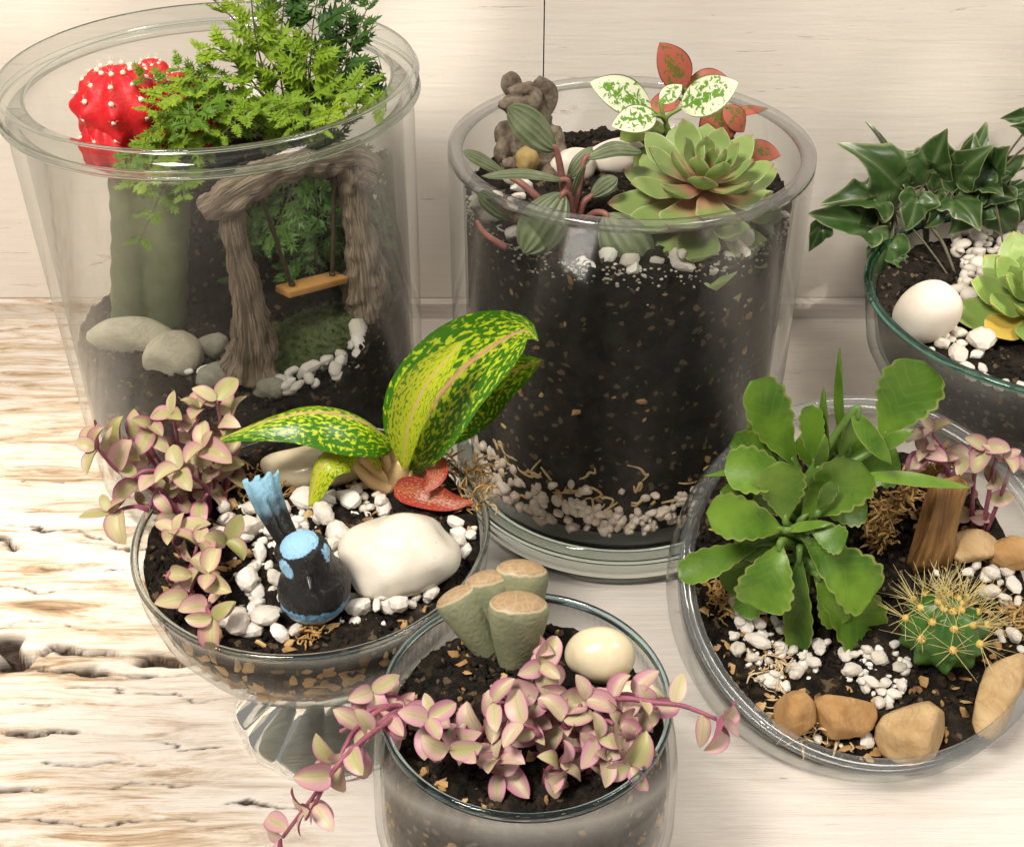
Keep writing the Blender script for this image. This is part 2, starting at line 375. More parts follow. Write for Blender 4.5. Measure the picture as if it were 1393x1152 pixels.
# ------------------------------------------------------------------ table and backdrop
def m_board(name, worn_left):
    n = N(name); co = n.co()
    g = n.noise(n.mapping(co, (2.6, 19, 19)), 5.0, 12, 0.74, 0.9)          # long grain
    f = n.noise(n.mapping(co, (5, 150, 150) if worn_left else (3, 60, 60)), 4.0, 7, 0.68, 0.4)                 # fine fibres
    big = n.noise(n.mapping(co, (1.0, 2.5, 2.5)), 4.0, 5, 0.6)
    paint = n.mix(n.ramp(big, [(0.35, 0.0), (0.7, 1.0)]), (0.77, 0.72, 0.675) if worn_left else (0.80, 0.74, 0.66), (0.71, 0.65, 0.59))
    paint = n.mix(n.ramp(f, [(0.45, 0.0), (0.8, 0.4 if worn_left else 0.34)]), paint, (0.60, 0.52, 0.47))
    wood = n.ramp(g, [(0.28, (0.12, 0.07, 0.035)), (0.38, (0.36, 0.25, 0.155)), (0.47, (0.58, 0.46, 0.33)), (0.62, (0.74, 0.66, 0.56))])
    worn = n.ramp(n.math('ADD', n.math('MULTIPLY', g, 0.75), n.math('MULTIPLY', big, 0.35)), [(0.47, 1.0), (0.62, 0.0)])
    little = n.ramp(n.math('ADD', n.math('MULTIPLY', g, 0.8), n.math('MULTIPLY', big, 0.3)), [(0.36, 0.9), (0.44, 0.0)])
    if worn_left:
        x = n.math('ADD', n.sep(co)[0], n.math('MULTIPLY', n.math('SUBTRACT', big, 0.5), 0.35))
        mask = n.ramp(n.math('MULTIPLY_ADD', x, 2.0, 0.5), [(0.12, 1.0), (0.46, 0.12)])
        fac = n.mix(mask, little, worn); fib = n.math('MULTIPLY', n.ramp(n.noise(n.mapping(co, (9, 120, 120)), 4.0, 8, 0.75, 0.6), [(0.52, 0.0), (0.70, 0.75)]), n.sep(mask)[0])
    else: fac = little
    c = n.mix(fac, paint, wood)
    if worn_left: c = n.mix(fib, c, (0.33, 0.22, 0.13))
    d = n.ramp(n.noise(n.mapping(co, (3, 60, 60), (3.1, 0, 1.7)), 4.0, 6, 0.7), [(0.68 if worn_left else 0.64, 0.0), (0.74 if worn_left else 0.71, 0.65)])
    c = n.mix(d, c, (0.20, 0.12, 0.08))
    at = n.new('ShaderNodeAttribute'); at.attribute_name = 'paint'
    c = n.mix(n.sep(at.outputs[1])[0], c, (0.03, 0.017, 0.009))  # cracks and holes: inner shade put into the colour as near-black brown
    n.bump(n.mix(0.5, g, f), 0.0025 if worn_left else 0.0010, 0.55)
    return n.done(c, 0.62, 0.35)
TBL = m_board('worn_whitewashed_wood', True); WAL = m_board('whitewashed_board', False)

nx, ny = 620, 660
xs = np.concatenate([np.linspace(-1.3, -0.60, 20), np.linspace(-0.597, 0.62, 580), np.linspace(0.63, 1.3, 20)]); ys = np.concatenate([np.linspace(-0.40, 0.25, 20), np.linspace(0.26, 0.80, ny - 20)])
X, Y = np.meshgrid(xs, ys); P = np.stack([X.ravel(), Y.ravel(), np.zeros(nx * ny)], 1)
worn = 1 / (1 + np.exp((P[:, 0] + 0.10 + 0.05 * vnoise(P * 9, 3)) * 40))
z = -0.0020 * worn * np.maximum(0, fbm(P * np.array([12, 130, 1]), 4, 4) - 0.15) - 0.0012 * worn * np.abs(fbm(P * np.array([7, 45, 1]), 3, 14)) - 0.0003 * np.abs(fbm(P * np.array([6, 110, 1]), 3, 9))
dark = np.zeros(len(P))
CR = [([(-60, 890), (35, 893), (75, 880), (135, 884), (240, 896), (320, 903)], 0.0016, 0.010), ([(20, 905), (90, 912), (150, 911), (235, 915), (320, 918)], 0.0010, 0.007),
      ([(-40, 728), (4, 730), (20, 744)], 0.0030, 0.012), ([(-60, 868), (14, 872), (30, 893), (-30, 898)], 0.0036, 0.014), ([(10, 1000), (62, 1000), (66, 990), (105, 996)], 0.0016, 0.007),
      ([(-40, 1066), (48, 1072)], 0.0017, 0.007), ([(110, 734), (200, 744)], 0.0010, 0.004), ([(-30, 705), (60, 716), (150, 728)], 0.0008, 0.003),
      ([(60, 1036), (210, 1042)], 0.0008, 0.003), ([(150, 1060), (260, 1064)], 0.0006, 0.0025), ([(-30, 955), (70, 960)], 0.0008, 0.003), ([(-30, 850), (60, 846), (140, 852)], 0.0005, 0.003), ([(90, 936), (180, 940), (290, 948)], 0.0006, 0.003), ([(-30, 1110), (120, 1118), (260, 1112)], 0.0007, 0.003), ([(30, 650), (110, 655)], 0.0005, 0.002), ([(60, 770), (180, 776)], 0.0005, 0.002), ([(200, 1010), (300, 1018)], 0.0005, 0.002), ([(300, 1090), (420, 1096)], 0.0005, 0.002), ([(0, 792), (110, 800)], 0.0006, 0.0025)]
for pts, wd, dep in CR:
    q = [np.array(at_z(a, b, 0)[:2]) for a, b in pts]
    best = np.full(len(P), 9.0); xy = P[:, :2] + 0.0034 * np.stack([fbm(P * 110, 3, 21), fbm(P * np.array([60, 160, 1]), 3, 22)], 1)
    for a, b in zip(q[:-1], q[1:]):
        t = np.clip(((xy - a) @ (b - a)) / ((b - a) @ (b - a)), 0, 1); best = np.minimum(best, np.linalg.norm(xy - (a + t[:, None] * (b - a)), axis=1))
    wd = wd if wd > 0.00095 else wd * 0.7
    k = np.exp(-(best / (wd * (0.85 + 0.6 * vnoise(P * 75, 31)))) ** 2); z -= dep * k; dark = np.maximum(dark, k)
P[:, 2] = z
F = [(j * nx + i, j * nx + i + 1, (j + 1) * nx + i + 1, (j + 1) * nx + i) for j in range(ny - 1) for i in range(nx - 1)]
tt = ob('table_top', P, F, TBL, col=np.repeat(np.clip(dark * 2.2, 0, 1)[:, None], 3, 1), org=(0, 0, 0)); tag(tt, 'whitewashed wooden table top with cracked bare timber along one side', 'table top', kind='structure')

WY = 0.768
def box(x0, x1, y0, y1, z0, z1, nx=2, nz=2, bev=0.0):
    V = [(x, y, z) for x in (x0, x1) for y in (y0, y1) for z in (z0, z1)]
    return np.array(V), [(0, 1, 3, 2), (4, 6, 7, 5), (0, 4, 5, 1), (2, 3, 7, 6), (0, 2, 6, 4), (1, 5, 7, 3)]
wall = thing('backdrop_wall', (0, WY, 0), 'whitewashed board wall standing behind the glass planters', 'wall', kind='structure')
xs_ = at_y(740, 50, WY).x
V, F = box(-1.1, xs_ - 0.0004, WY, WY + 0.0026, 0.0128, 0.75); ob('panel', V, F, WAL, wall, smooth=False)
V, F = box(xs_ + 0.0004, 1.1, WY + 0.0004, WY + 0.0026, 0.0128, 0.75); ob('panel', V, F, WAL, wall, smooth=False)
V, F = box(-1.1, 1.1, WY + 0.003, WY + 0.03, -0.004, 0.75); ob('backing', V, F, m_simple('dark_gap', (0.16, 0.13, 0.10), (0.2, 0.17, 0.14)), wall, smooth=False)
V, F = box(-1.1, 1.1, WY - 0.008, WY + 0.012, -0.004, 0.0122); ob('skirting', V, F, TBL, wall, smooth=False)

# ------------------------------------------------------------------ vessels
C1 = at_z(285, 90, 0.242); C2 = at_z(858, 192, 0.215); C3 = at_z(425, 716, 0.112); C4 = at_z(715, 943, 0.125); C6 = at_z(1440, 402, 0.09)
R1 = 285 * mpp(C1); R2 = 250 * mpp(C2); R3 = 242 * mpp(C3); R4 = 200 * mpp(C4); R6 = 258 * mpp(C6)
def vessel(name, C, label, cat='glass jar'):
    return thing(name, (C.x, C.y, 0), label, cat)
# tall jar with a heavy double rim
H1 = C1.z; w1 = R1 * 0.965
jar1 = vessel('glass_jar', C1, 'tall misted glass jar with thick ribbed rim holding the swing arch', 'jar')
c = (C1.x, C1.y)
V, F = lathe([(0, 0.014), (w1 * 0.86, 0.014), (w1 * 0.915, 0.022), (w1 * 0.93, 0.05), (w1 - 0.006, H1 - 0.0145), (w1 - 0.0005, H1 - 0.0145), (w1, H1 - 0.03), (w1 * 0.975, 0.05), (w1 * 0.955, 0.012), (w1 * 0.91, 0.002), (0, 0.002)], 128, c=c); ob('wall', V, F, GW1, jar1)
V, F = lathe([(R1 - 0.006, H1 - 0.0147), (R1 - 0.0015, H1 - 0.0143), (R1 - 0.0002, H1 - 0.0125), (R1 - 0.0022, H1 - 0.0110), (R1 - 0.0005, H1 - 0.0095), (R1 - 0.0016, H1 - 0.0065), (R1, H1 - 0.003), (R1 - 0.0022, H1), (R1 - 0.0050, H1 - 0.0008), (R1 - 0.0065, H1 - 0.003), (R1 - 0.0125, H1 - 0.0042), (R1 - 0.0145, H1 - 0.007), (R1 - 0.0135, H1 - 0.010), (R1 - 0.0105, H1 - 0.0130)], 128, True, c); ob('rim', V, F, GR1, jar1)
for z_, r_, q_ in ((H1 - 0.0125, R1 - 0.0004, 0.0007), (H1 - 0.0095, R1 - 0.0008, 0.0006), (H1 - 0.0006, R1 - 0.0022, 0.0007), (H1 - 0.0068, R1 - 0.0142, 0.0006)):
    V, F = lathe([(r_ + q_ * math.cos(t_ * math.pi / 4), z_ + q_ * math.sin(t_ * math.pi / 4)) for t_ in range(8)], 128, True, c); ob('rim_highlight_ring', V, F, GT, jar1)  # thin glass rings added to give the rim bright highlight lines
# straight jar
H2 = C2.z
jar2 = vessel('glass_jar', C2, 'straight glass cylinder jar of dark soil with houseleek and polka dot plants', 'jar'); c = (C2.x, C2.y)
V, F = lathe([(0, 0.026), (R2 - 0.014, 0.026), (R2 - 0.0085, 0.031), (R2 - 0.0075, 0.045), (R2 - 0.0075, H2 - 0.004), (R2 - 0.0002, H2 - 0.004), (R2, 0.03), (R2, 0.026)], 128, c=c); ob('wall', V, F, GW2, jar2)
V, F = lathe([(R2 - 0.0075, H2 - 0.0042), (R2 - 0.0002, H2 - 0.0042), (R2 - 0.0003, H2 - 0.0012), (R2 - 0.0018, H2), (R2 - 0.0058, H2), (R2 - 0.0073, H2 - 0.0014)], 128, True, c); ob('rim', V, F, GR2, jar2)
V, F = lathe([(0, 0.0008), (R2 - 0.009, 0.0008), (R2 - 0.003, 0.003), (R2 - 0.0005, 0.009), (R2, 0.0256), (R2 - 0.011, 0.0256), (R2 - 0.016, 0.0235), (0, 0.0235)], 128, c=c); ob('base', V, F, GT, jar2)
# footed bowl
H3 = C3.z
bowl3 = vessel('footed_bowl', C3, 'footed glass bowl with fluted stem holding the blue bird figurine', 'bowl'); c = (C3.x, C3.y)
PR3 = [(R3 - 0.0006, H3 - 0.003), (R3 - 0.001, 0.098), (R3 - 0.0045, 0.084), (R3 - 0.012, 0.070), (R3 - 0.025, 0.058), (R3 - 0.042, 0.0505), (0, 0.047)]
V, F = lathe([(0, 0.0510), (R3 - 0.044, 0.0535), (R3 - 0.027, 0.0605), (R3 - 0.014, 0.072), (R3 - 0.0068, 0.085), (R3 - 0.0034, 0.098), (R3 - 0.003, H3 - 0.003)] + PR3, 128, c=c); ob('bowl', V, F, GW3, bowl3)
V, F = lathe([(R3 - 0.0032, H3 - 0.0032), (R3 - 0.0004, H3 - 0.0032), (R3, H3 - 0.0015), (R3 - 0.0012, H3), (R3 - 0.0026, H3 - 0.0006)], 128, True, c); ob('rim', V, F, GT, bowl3)
def fluted(prof, seg, fl, nfl, c):
    V, F = lathe(prof, seg, c=c)
    d = V[:, :2] - np.array(c); a = np.arctan2(d[:, 1], d[:, 0]); zz = V[:, 2]
    k = 1 + fl * (np.abs(np.sin(a * nfl * 0.5)) - 0.6) * np.clip((0.047 - zz) / 0.02, 0, 1) * (0.35 + 0.65 * np.clip((zz - 0.002) / 0.012, 0, 1))
    V[:, :2] = np.array(c) + d * k[:, None]; return V, F
rf = 134 * mpp((C3.x, C3.y, 0.0))
V, F = fluted([(0, 0.0467), (0.030, 0.0493), (0.0335, 0.0478), (0.0325, 0.043), (0.0265, 0.036), (0.0250, 0.028), (0.028, 0.021), (0.036, 0.014), (rf * 0.94, 0.0080), (rf, 0.0040), (rf * 0.985, 0.0010), (rf * 0.93, 0.0006), (0, 0.0006)], 240, 0.10, 12, c); ob('foot', V, F, GT, bowl3)
# round tumbler in front
H4 = C4.z
cup4 = vessel('round_glass', C4, 'round misted drinking glass planted with living stones and pink trailing plant', 'glass'); c = (C4.x, C4.y)
V, F = lathe([(0, 0.016), (R4 * 0.7, 0.017), (R4 * 0.96, 0.035), (R4 * 1.045, 0.065), (R4 * 1.03, 0.09), (R4 * 0.955, H4 - 0.003), (R4 * 0.995, H4 - 0.003), (R4 * 1.075, 0.095), (R4 * 1.095, 0.065), (R4 * 1.01, 0.03), (R4 * 0.8, 0.006), (R4 * 0.65, 0.001), (0, 0.001)], 112, c=c); ob('wall', V, F, GW4, cup4)
V, F = lathe([(R4 * 0.955, H4 - 0.0032), (R4 * 0.996, H4 - 0.0032), (R4, H4 - 0.0012), (R4 * 0.988, H4), (R4 * 0.966, H4), (R4 * 0.955, H4 - 0.001)], 112, True, c); ob('rim', V, F, GTB, cup4)
# ivy bowl
H6 = C6.z
bowl6 = vessel('glass_bowl', C6, 'green tinted glass bowl holding trailing ivy and white egg stone', 'bowl'); c = (C6.x, C6.y)
V, F = lathe([(0, 0.006), (R6 * 0.45, 0.007), (R6 * 0.72, 0.022), (R6 * 0.88, 0.05), (R6 * 0.955, H6 - 0.003), (R6 * 0.995, H6 - 0.003), (R6 * 0.93, 0.05), (R6 * 0.77, 0.018), (R6 * 0.5, 0.001), (0, 0.001)], 112, c=c); ob('bowl', V, F, GW6, bowl6)
V, F = lathe([(R6 * 0.955, H6 - 0.0032), (R6 * 0.996, H6 - 0.0032), (R6, H6 - 0.0012), (R6 * 0.988, H6), (R6 * 0.966, H6), (R6 * 0.955, H6 - 0.001)], 112, True, c); ob('rim', V, F, m_glass_thick('glass_solid_green', (0.55, 0.74, 0.70)), bowl6)
# slant-cut bowl
C5 = at_z(1185, 783, 0.070); R5 = 258 * mpp(C5); T5 = math.radians(35)
N5 = Vector((0, -math.sin(T5), math.cos(T5))); RS5 = R5 * 1.04; O5 = C5 - N5 * math.sqrt(RS5 ** 2 - R5 ** 2)
bowl5 = thing('slanted_bowl', (O5.x, O5.y, 0), 'slant-cut clear glass bowl with wide rim holding spiny cactus and rocks', 'bowl')
def cap(O, nrm, R, phis, seg=112, zmin=None, disc=None):
    e1 = Vector((1, 0, 0)); e2 = nrm.cross(e1); V = []; F = []; n = len(phis)
    for k in range(seg):
        a = 2 * math.pi * k / seg; d = e1 * math.cos(a) + e2 * math.sin(a)
        for j, ph in enumerate(phis):
            r = R[j] if isinstance(R, list) else R
            p = O + nrm * (r * math.cos(ph)) + d * (r * math.sin(ph)); zm = zmin[j] if isinstance(zmin, list) else zmin
            if zm is not None: p.z = max(p.z, zm)
            V.append(tuple(p))
    for k in range(seg):
        k2 = (k + 1) % seg
        for i in range(n - 1): F.append((k * n + i, k2 * n + i, k2 * n + i + 1, k * n + i + 1))
    return np.array(V), F
ph0 = math.asin(R5 / RS5); ph1 = ph0 + 0.03; nph = 26
out_ = [ph1 + (math.pi - 0.001 - ph1) * i / nph for i in range(nph + 1)]; inn_ = out_[::-1]
V, F = cap(O5, N5, [RS5 - 0.0055] * len(inn_) + [RS5] * len(out_), inn_ + out_, zmin=[0.0065] * len(inn_) + [0.001] * len(out_)); ob('bowl', V, F, GW3, bowl5)
rim5 = [(RS5, ph1), (RS5 + 0.0010, ph0 + 0.01), (RS5 + 0.0008, ph0 - 0.015), (RS5 - 0.0006, ph0 - 0.028), (RS5 - 0.0044, ph0 - 0.027), (RS5 - 0.0060, ph0 - 0.012), (RS5 - 0.0059, ph0 + 0.012), (RS5 - 0.0056, ph1 + 0.02), (RS5, ph1)]
V, F = cap(O5, N5, [a for a, b in rim5], [b for a, b in rim5]); ob('rim', V, F, GR5, bowl5)

# ------------------------------------------------------------------ soil
def soil_round(name, C, prof, zf, mat, label, rough=0.0025, nr=46, seg=220, seed=1, crumbs=1500, cr=(0.0008, 0.002)):
    """prof: outside of the fill from the top edge down, as (radius, height or None=surface)"""
    V = []; F = []; rt = prof[0][0]
    for i in range(nr + 1):
        r = rt * (i / nr)
        for k in range(seg):
            a = 2 * math.pi * k / seg; x, y = C.x + r * math.cos(a), C.y + r * math.sin(a); V.append((x, y, zf(x, y)))
    V = np.array(V); V[:, 2] += rough * fbm(V * 160, 4, seed) + rough * 0.7 * np.abs(vnoise(V * 520, seed + 3))
    for i in range(nr):
        for k in range(seg):
            k2 = (k + 1) % seg; F.append((i * seg + k, i * seg + k2, (i + 1) * seg + k2, (i + 1) * seg + k)[::-1])
    top = V[nr * seg:(nr + 1) * seg]; rows = [top]
    base = len(V); prev = nr * seg; allv = [V]; m = 44
    zt = top[:, 2]
    for q in range(1, m + 1):
        f = q / m; zz = zt + (prof[-1][1] - zt) * f
        pr = sorted([(z_, r_) for r_, z_ in prof if z_ is not None]); rr = np.interp(zz, [a for a, b in pr], [b for a, b in pr])
        ang = 2 * np.pi * np.arange(seg) / seg
        row = np.stack([C.x + rr * np.cos(ang), C.y + rr * np.sin(ang), zz], 1); gap = 0.0030 * np.clip(fbm(row * 95, 3, seed + 50) - 0.15, 0, 1) + 0.0012 * np.clip(vnoise(row * 330, seed + 60), 0, 1)
        row[:, :2] -= np.stack([np.cos(ang), np.sin(ang)], 1) * gap[:, None]; allv.append(row)
        for k in range(seg):
            k2 = (k + 1) % seg; F.append((prev + k, prev + k2, base + k2, base + k)[::-1])
        prev = base; base += seg
    F.append(tuple(prev + k for k in range(seg)))
    parts = [(np.concatenate(allv), F)]
    rg = np.random.RandomState(seed); Vi, Fi = ICO[1]
    for _ in range(crumbs):
        a = rg.uniform(0, 2 * math.pi); r = rt * math.sqrt(rg.uniform(0, 0.97)); x, y = C.x + r * math.cos(a), C.y + r * math.sin(a); s = rg.uniform(*cr)
        parts.append((Vi * (s * rg.uniform(0.6, 1.4, 3)) * (1 + 0.25 * rg.normal(size=(len(Vi), 1))) + np.array((x, y, zf(x, y) + s * 0.3)), Fi))
    V, F = join(parts)
    return ob(name, V, F, mat, label=label, cat='soil', kind='stuff')
def sstep(a, b, x): t = min(1, max(0, (x - a) / (b - a))); return t * t * (3 - 2 * t)
def z1(x, y):
    b = sstep(C1.y + 0.005, C1.y + 0.04, y) * sstep(C1.x - 0.055, C1.x - 0.02, x) * (0.092 - 0.070 * sstep(C1.x + 0.03, C1.x + 0.085, x))
    return 0.0955 + b + 0.022 * sstep(C1.x + 0.05, C1.x + 0.09, x)
def z2(x, y): return 0.187 + 0.004 * math.exp(-((x - C2.x) ** 2 + (y - C2.y) ** 2) / 0.002)
def z3(x, y): return 0.104 + 0.003 * math.exp(-((x - C3.x) ** 2 + (y - C3.y) ** 2) / 0.002)
def z4(x, y): return 0.109 + 0.003 * math.exp(-((x - C4.x) ** 2 + (y - C4.y) ** 2) / 0.001)
def z6(x, y): return 0.076 + 0.004 * math.exp(-((x - C6.x) ** 2 + (y - C6.y) ** 2) / 0.004)
T5S = math.radians(24); M5 = Vector((0, -math.sin(T5S), math.cos(T5S))); D5 = -0.007; O5S = O5 + M5 * D5; RI5 = RS5 - 0.0065
def z5(x, y): return O5S.z + (y - O5S.y) * math.tan(T5S)
g = 0.0012
soil_round('soil', C1, [(w1 - 0.0085, 0.26), (w1 * 0.93 - g, 0.05), (w1 * 0.86, 0.0175)], z1, SOIL, 'dark soil filling the tall jar under the swing arch', seed=1, crumbs=1500)
soil_round('soil', C2, [(R2 - 0.0088, 0.26), (R2 - 0.0088, 0.05), (R2 - 0.0100, 0.034), (R2 - 0.0145, 0.0275)], z2, SOIL, 'deep black soil filling the straight cylinder jar', seed=2, crumbs=1500)
soil_round('soil', C3, [(R3 - 0.0046, 0.2), (R3 - 0.0046, 0.098), (R3 - 0.008, 0.085), (R3 - 0.0152, 0.072), (R3 - 0.0282, 0.0620), (R3 - 0.0452, 0.0552)], z3, SOILW, 'dark soil in the footed bowl around the bird', seed=3, crumbs=2200)
soil_round('soil', C4, [(R4 * 0.945, 0.2), (R4 * 0.955 - 0.001, 0.12), (R4 * 1.03 - g, 0.09), (R4 * 1.045 - g, 0.065), (R4 * 0.94, 0.036), (R4 * 0.68, 0.0195)], z4, SOILW, 'crumbly soil in the round glass below the living stones', seed=4, crumbs=2200)
soil_round('soil', C6, [(R6 * 0.93 - 0.001, 0.2), (R6 * 0.93 - 0.001, 0.077), (R6 * 0.87 - g, 0.05), (R6 * 0.70, 0.0235), (R6 * 0.44, 0.0090)], z6, SOIL, 'dark soil in the green tinted bowl under the ivy', seed=6, crumbs=1500)
def soil5():
    rs = math.sqrt(RI5 ** 2 - D5 ** 2); e1 = Vector((1, 0, 0)); e2 = M5.cross(e1); seg = 150; nr = 46; V = []; F = []
    for i in range(nr + 1):
        for k in range(seg):
            a = 2 * math.pi * k / seg; V.append(tuple(O5S + (e1 * math.cos(a) + e2 * math.sin(a)) * (rs * i / nr)))
    V = np.array(V); V[:, 2] += 0.0026 * fbm(V * 160, 4, 5) + 0.0018 * np.abs(vnoise(V * 520, 8))
    for i in range(nr):
        for k in range(seg):
            k2 = (k + 1) % seg; F.append((i * seg + k, (i + 1) * seg + k, (i + 1) * seg + k2, i * seg + k2))
    p0 = math.acos(D5 / RI5); Vc, Fc = cap(O5, M5, RI5, [p0 + (math.pi - 0.01 - p0) * i / 18 for i in range(19)], 150, zmin=0.0085)
    parts = [(V, F), (Vc, Fc)]; rg = np.random.RandomState(5); Vi, Fi = ICO[1]
    for _ in range(2400):
        a = rg.uniform(0, 6.283); r = rs * math.sqrt(rg.uniform(0, 0.96)); p = O5S + (e1 * math.cos(a) + e2 * math.sin(a)) * r; s = rg.uniform(0.0008, 0.0022)
        parts.append((Vi * (s * rg.uniform(0.6, 1.4, 3)) * (1 + 0.25 * rg.normal(size=(len(Vi), 1))) + np.array(p + Vector((0, 0, s * 0.3))), Fi))
    V, F = join(parts); ob('soil', V, F, SOILW, label='dark soil sloping in the slant-cut bowl around the cactus', cat='soil', kind='stuff')
soil5()

# bark chips: on top of the soil and pressed against the glass
def chips(pts, label, mat=BARK, seed=0, sr=(0.0015, 0.004)):
    rg = np.random.RandomState(seed); parts = []; Vi, Fi = ICO[1]
    for p, nm in pts:
        s = rg.uniform(*sr); nm = Vector(nm).normalized(); x = nm.orthogonal().normalized(); y = nm.cross(x); a = rg.uniform(0, 6.28)
        x, y = x * math.cos(a) + y * math.sin(a), y * math.cos(a) - x * math.sin(a)
        L = Vi * (1 + 0.35 * rg.normal(size=(len(Vi), 1)).clip(-1.2, 1.2)) * np.array((s, s * rg.uniform(0.4, 0.8), s * 0.22))
        parts.append((L @ np.array((x, y, nm)) + np.array(p), Fi))
    V, F = join(parts); return ob('bark_chips', V, F, mat, smooth=False, label=label, cat='bark', kind='stuff')
def disc_pts(C, R, zf, n, seed, ring=0.0):
    rg = random.Random(seed); o = []
    for _ in range(n):
        a = rg.uniform(0, 6.283); r = R * math.sqrt(rg.uniform(ring, 1)); x, y = C.x + r * math.cos(a), C.y + r * math.sin(a)
        o.append(((x, y, zf(x, y) + 0.002), (rg.gauss(0, 0.4), rg.gauss(0, 0.4), 1)))
    return o
def side_pts(C, prof, n, seed, front=True):
    rg = random.Random(seed); o = []; pr = sorted((z_, r_) for r_, z_ in prof)
    for _ in range(n):
        zz = rg.uniform(pr[0][0], pr[-1][0]); r = float(np.interp(zz, [a for a, b in pr], [b for a, b in pr])); a = rg.uniform(math.pi, 2 * math.pi)
        o.append(((C.x + r * math.cos(a), C.y + r * math.sin(a), zz), (math.cos(a), math.sin(a), rg.gauss(0, 0.15))))
    return o
chips(side_pts(C2, [(R2 - 0.0086, 0.05), (R2 - 0.0086, 0.182)], 70, 2), 'golden bark flecks in the soil of the straight jar', seed=2, sr=(0.0007, 0.0030))
chips(disc_pts(C3, R3 * 0.9, z3, 120, 3) + side_pts(C3, [(R3 - 0.0046, 0.1), (R3 - 0.008, 0.085), (R3 - 0.0152, 0.072), (R3 - 0.0282, 0.062)], 230, 4), 'tan bark chips in the soil of the footed bowl', seed=3, sr=(0.0014, 0.0045))
chips(disc_pts(C4, R4 * 0.9, z4, 70, 5) + side_pts(C4, [(R4 * 0.955 - 0.001, 0.11), (R4 * 1.03 - g, 0.09), (R4 * 1.045 - g, 0.065), (R4 * 0.96, 0.04)], 150, 6), 'golden bark chips in the soil of the round glass', seed=4, sr=(0.0008, 0.003))
chips([((p[0], p[1], p[2]), q) for p, q in disc_pts(O5S, R5 * 0.86, z5, 260, 7, 0.35)], 'golden bark chips strewn over the slant-cut bowl soil', seed=5, sr=(0.001, 0.0036))

# ------------------------------------------------------------------ white pebbles
PV = []
for k in range(12):
    V, F = stone((0, 0, 0), (1.05, 0.88, 0.74), 2, 0.22, 1.2, 40 + k, facet=8); me = mesh('pebble', V, F, smooth=False); me.materials.append(PEB); PV.append((me, V, F))
def inpoly(x, y, poly):
    r = False; j = len(poly) - 1
    for i in range(len(poly)):
        (xi, yi), (xj, yj) = poly[i], poly[j]
        if (yi > y) != (yj > y) and x < (xj - xi) * (y - yi) / (yj - yi) + xi: r = not r
        j = i
    return r
TAKEN = []          # (centre, radius) of larger things pebbles keep clear of
def pebbles(polys, zf, n, size, label, group, seed, indiv=True, pile=0.35, bound=None):
    rg = random.Random(seed); done = []; parts = []; tries = 0
    area_ = [max(1, (max(p[0] for p in q) - min(p[0] for p in q)) * (max(p[1] for p in q) - min(p[1] for p in q))) for q in polys]
    while len(done) < n and tries < n * 60:
        tries += 1; q = rg.choices(polys, area_)[0]
        x = rg.uniform(min(p[0] for p in q), max(p[0] for p in q)); y = rg.uniform(min(p[1] for p in q), max(p[1] for p in q))
        if not inpoly(x, y, q): continue
        p = hit(x, y, zf); s = rg.uniform(*size) * (0.6 + 0.75 * rg.random() ** 1.4) * 0.5
        if bound and not bound(p, s): continue
        if any((p - a).length < b + s * 0.5 for a, b in TAKEN): continue
        lift = 0.0
        near = [d for d in done if (Vector(d[0][:2]) - Vector(p[:2])).length < (d[1] + s) * 0.80]
        if near:
            if rg.random() > pile or any(d[2] > 0 for d in near): continue
            lift = min(d[1] for d in near) * 0.85
        done.append((p.copy(), s, lift))
        me, Vp, Fp = rg.choice(PV); k = (s * rg.uniform(0.85, 1.35), s * rg.uniform(0.8, 1.2), s)
        from mathutils import Euler
        M = Matrix.Translation(p + Vector((0, 0, s * 0.42 + lift))) @ Euler((rg.uniform(-0.5, 0.5), rg.uniform(-0.5, 0.5), rg.uniform(0, 6.28))).to_matrix().to_4x4() @ Matrix.Diagonal((*k, 1))
        if indiv: inst('white_pebble', me, M, label=label, cat='pebble', group=group)
        else: parts.append((np.c_[Vp, np.ones(len(Vp))] @ np.array(M).T[:, :3], Fp))
    if parts:
        V, F = join(parts); ob('pebble_gravel', V, F, PEB, label=label, cat='gravel', kind='stuff')
def big(name, px, py, zf, rpx, mat, label, cat='stone', group=None, sub=4, lump=0.15, freq=0.9, seed=0, rot=(0, 0, 0), facet=0, sink=0.25, ry=None, fine=0.0, take=0.8, y=None):
    """rpx: half sizes in photo pixels along x, depth and height"""
    p = hit(px, py, zf) if y is None else at_y(px, py, y)
    k = mpp(p); r = [a * k for a in rpx]
    c = p + Vector((0, 0, r[2] * (1 - sink)))
    # keep the stone's middle on the photo's ray
    c2 = at_z(px, py, c.z); c2.z = max(zf(c2.x, c2.y) + r[2] * (1 - sink), 0) if y is None else c.z
    V, F = stone(c2, r, sub, lump, freq, seed, rot, facet, fine); TAKEN.append((c2, take * max(r[0], r[1])))
    return ob(name, V, F, mat, label=label, cat=cat, group=group)

def bnd(C, R): return lambda p, s: (Vector((p.x, p.y)) - Vector((C.x, C.y))).length + s * 1.3 < R
def bnd5(p, s): return (p - O5).length + s < RI5 - 0.001

# ---- footed bowl stones
big('white_stone', 548, 752, z3, (78, 62, 50), WST, 'large glossy white stone resting beside the bird figurine', lump=0.22, seed=4, sink=0.15, rot=(0, 0.12, 0.25))
big('cream_stone', 425, 634, z3, (66, 34, 26), CST, 'yellowish cream stone behind the bird under the speckled leaf', seed=9, sink=0.3)
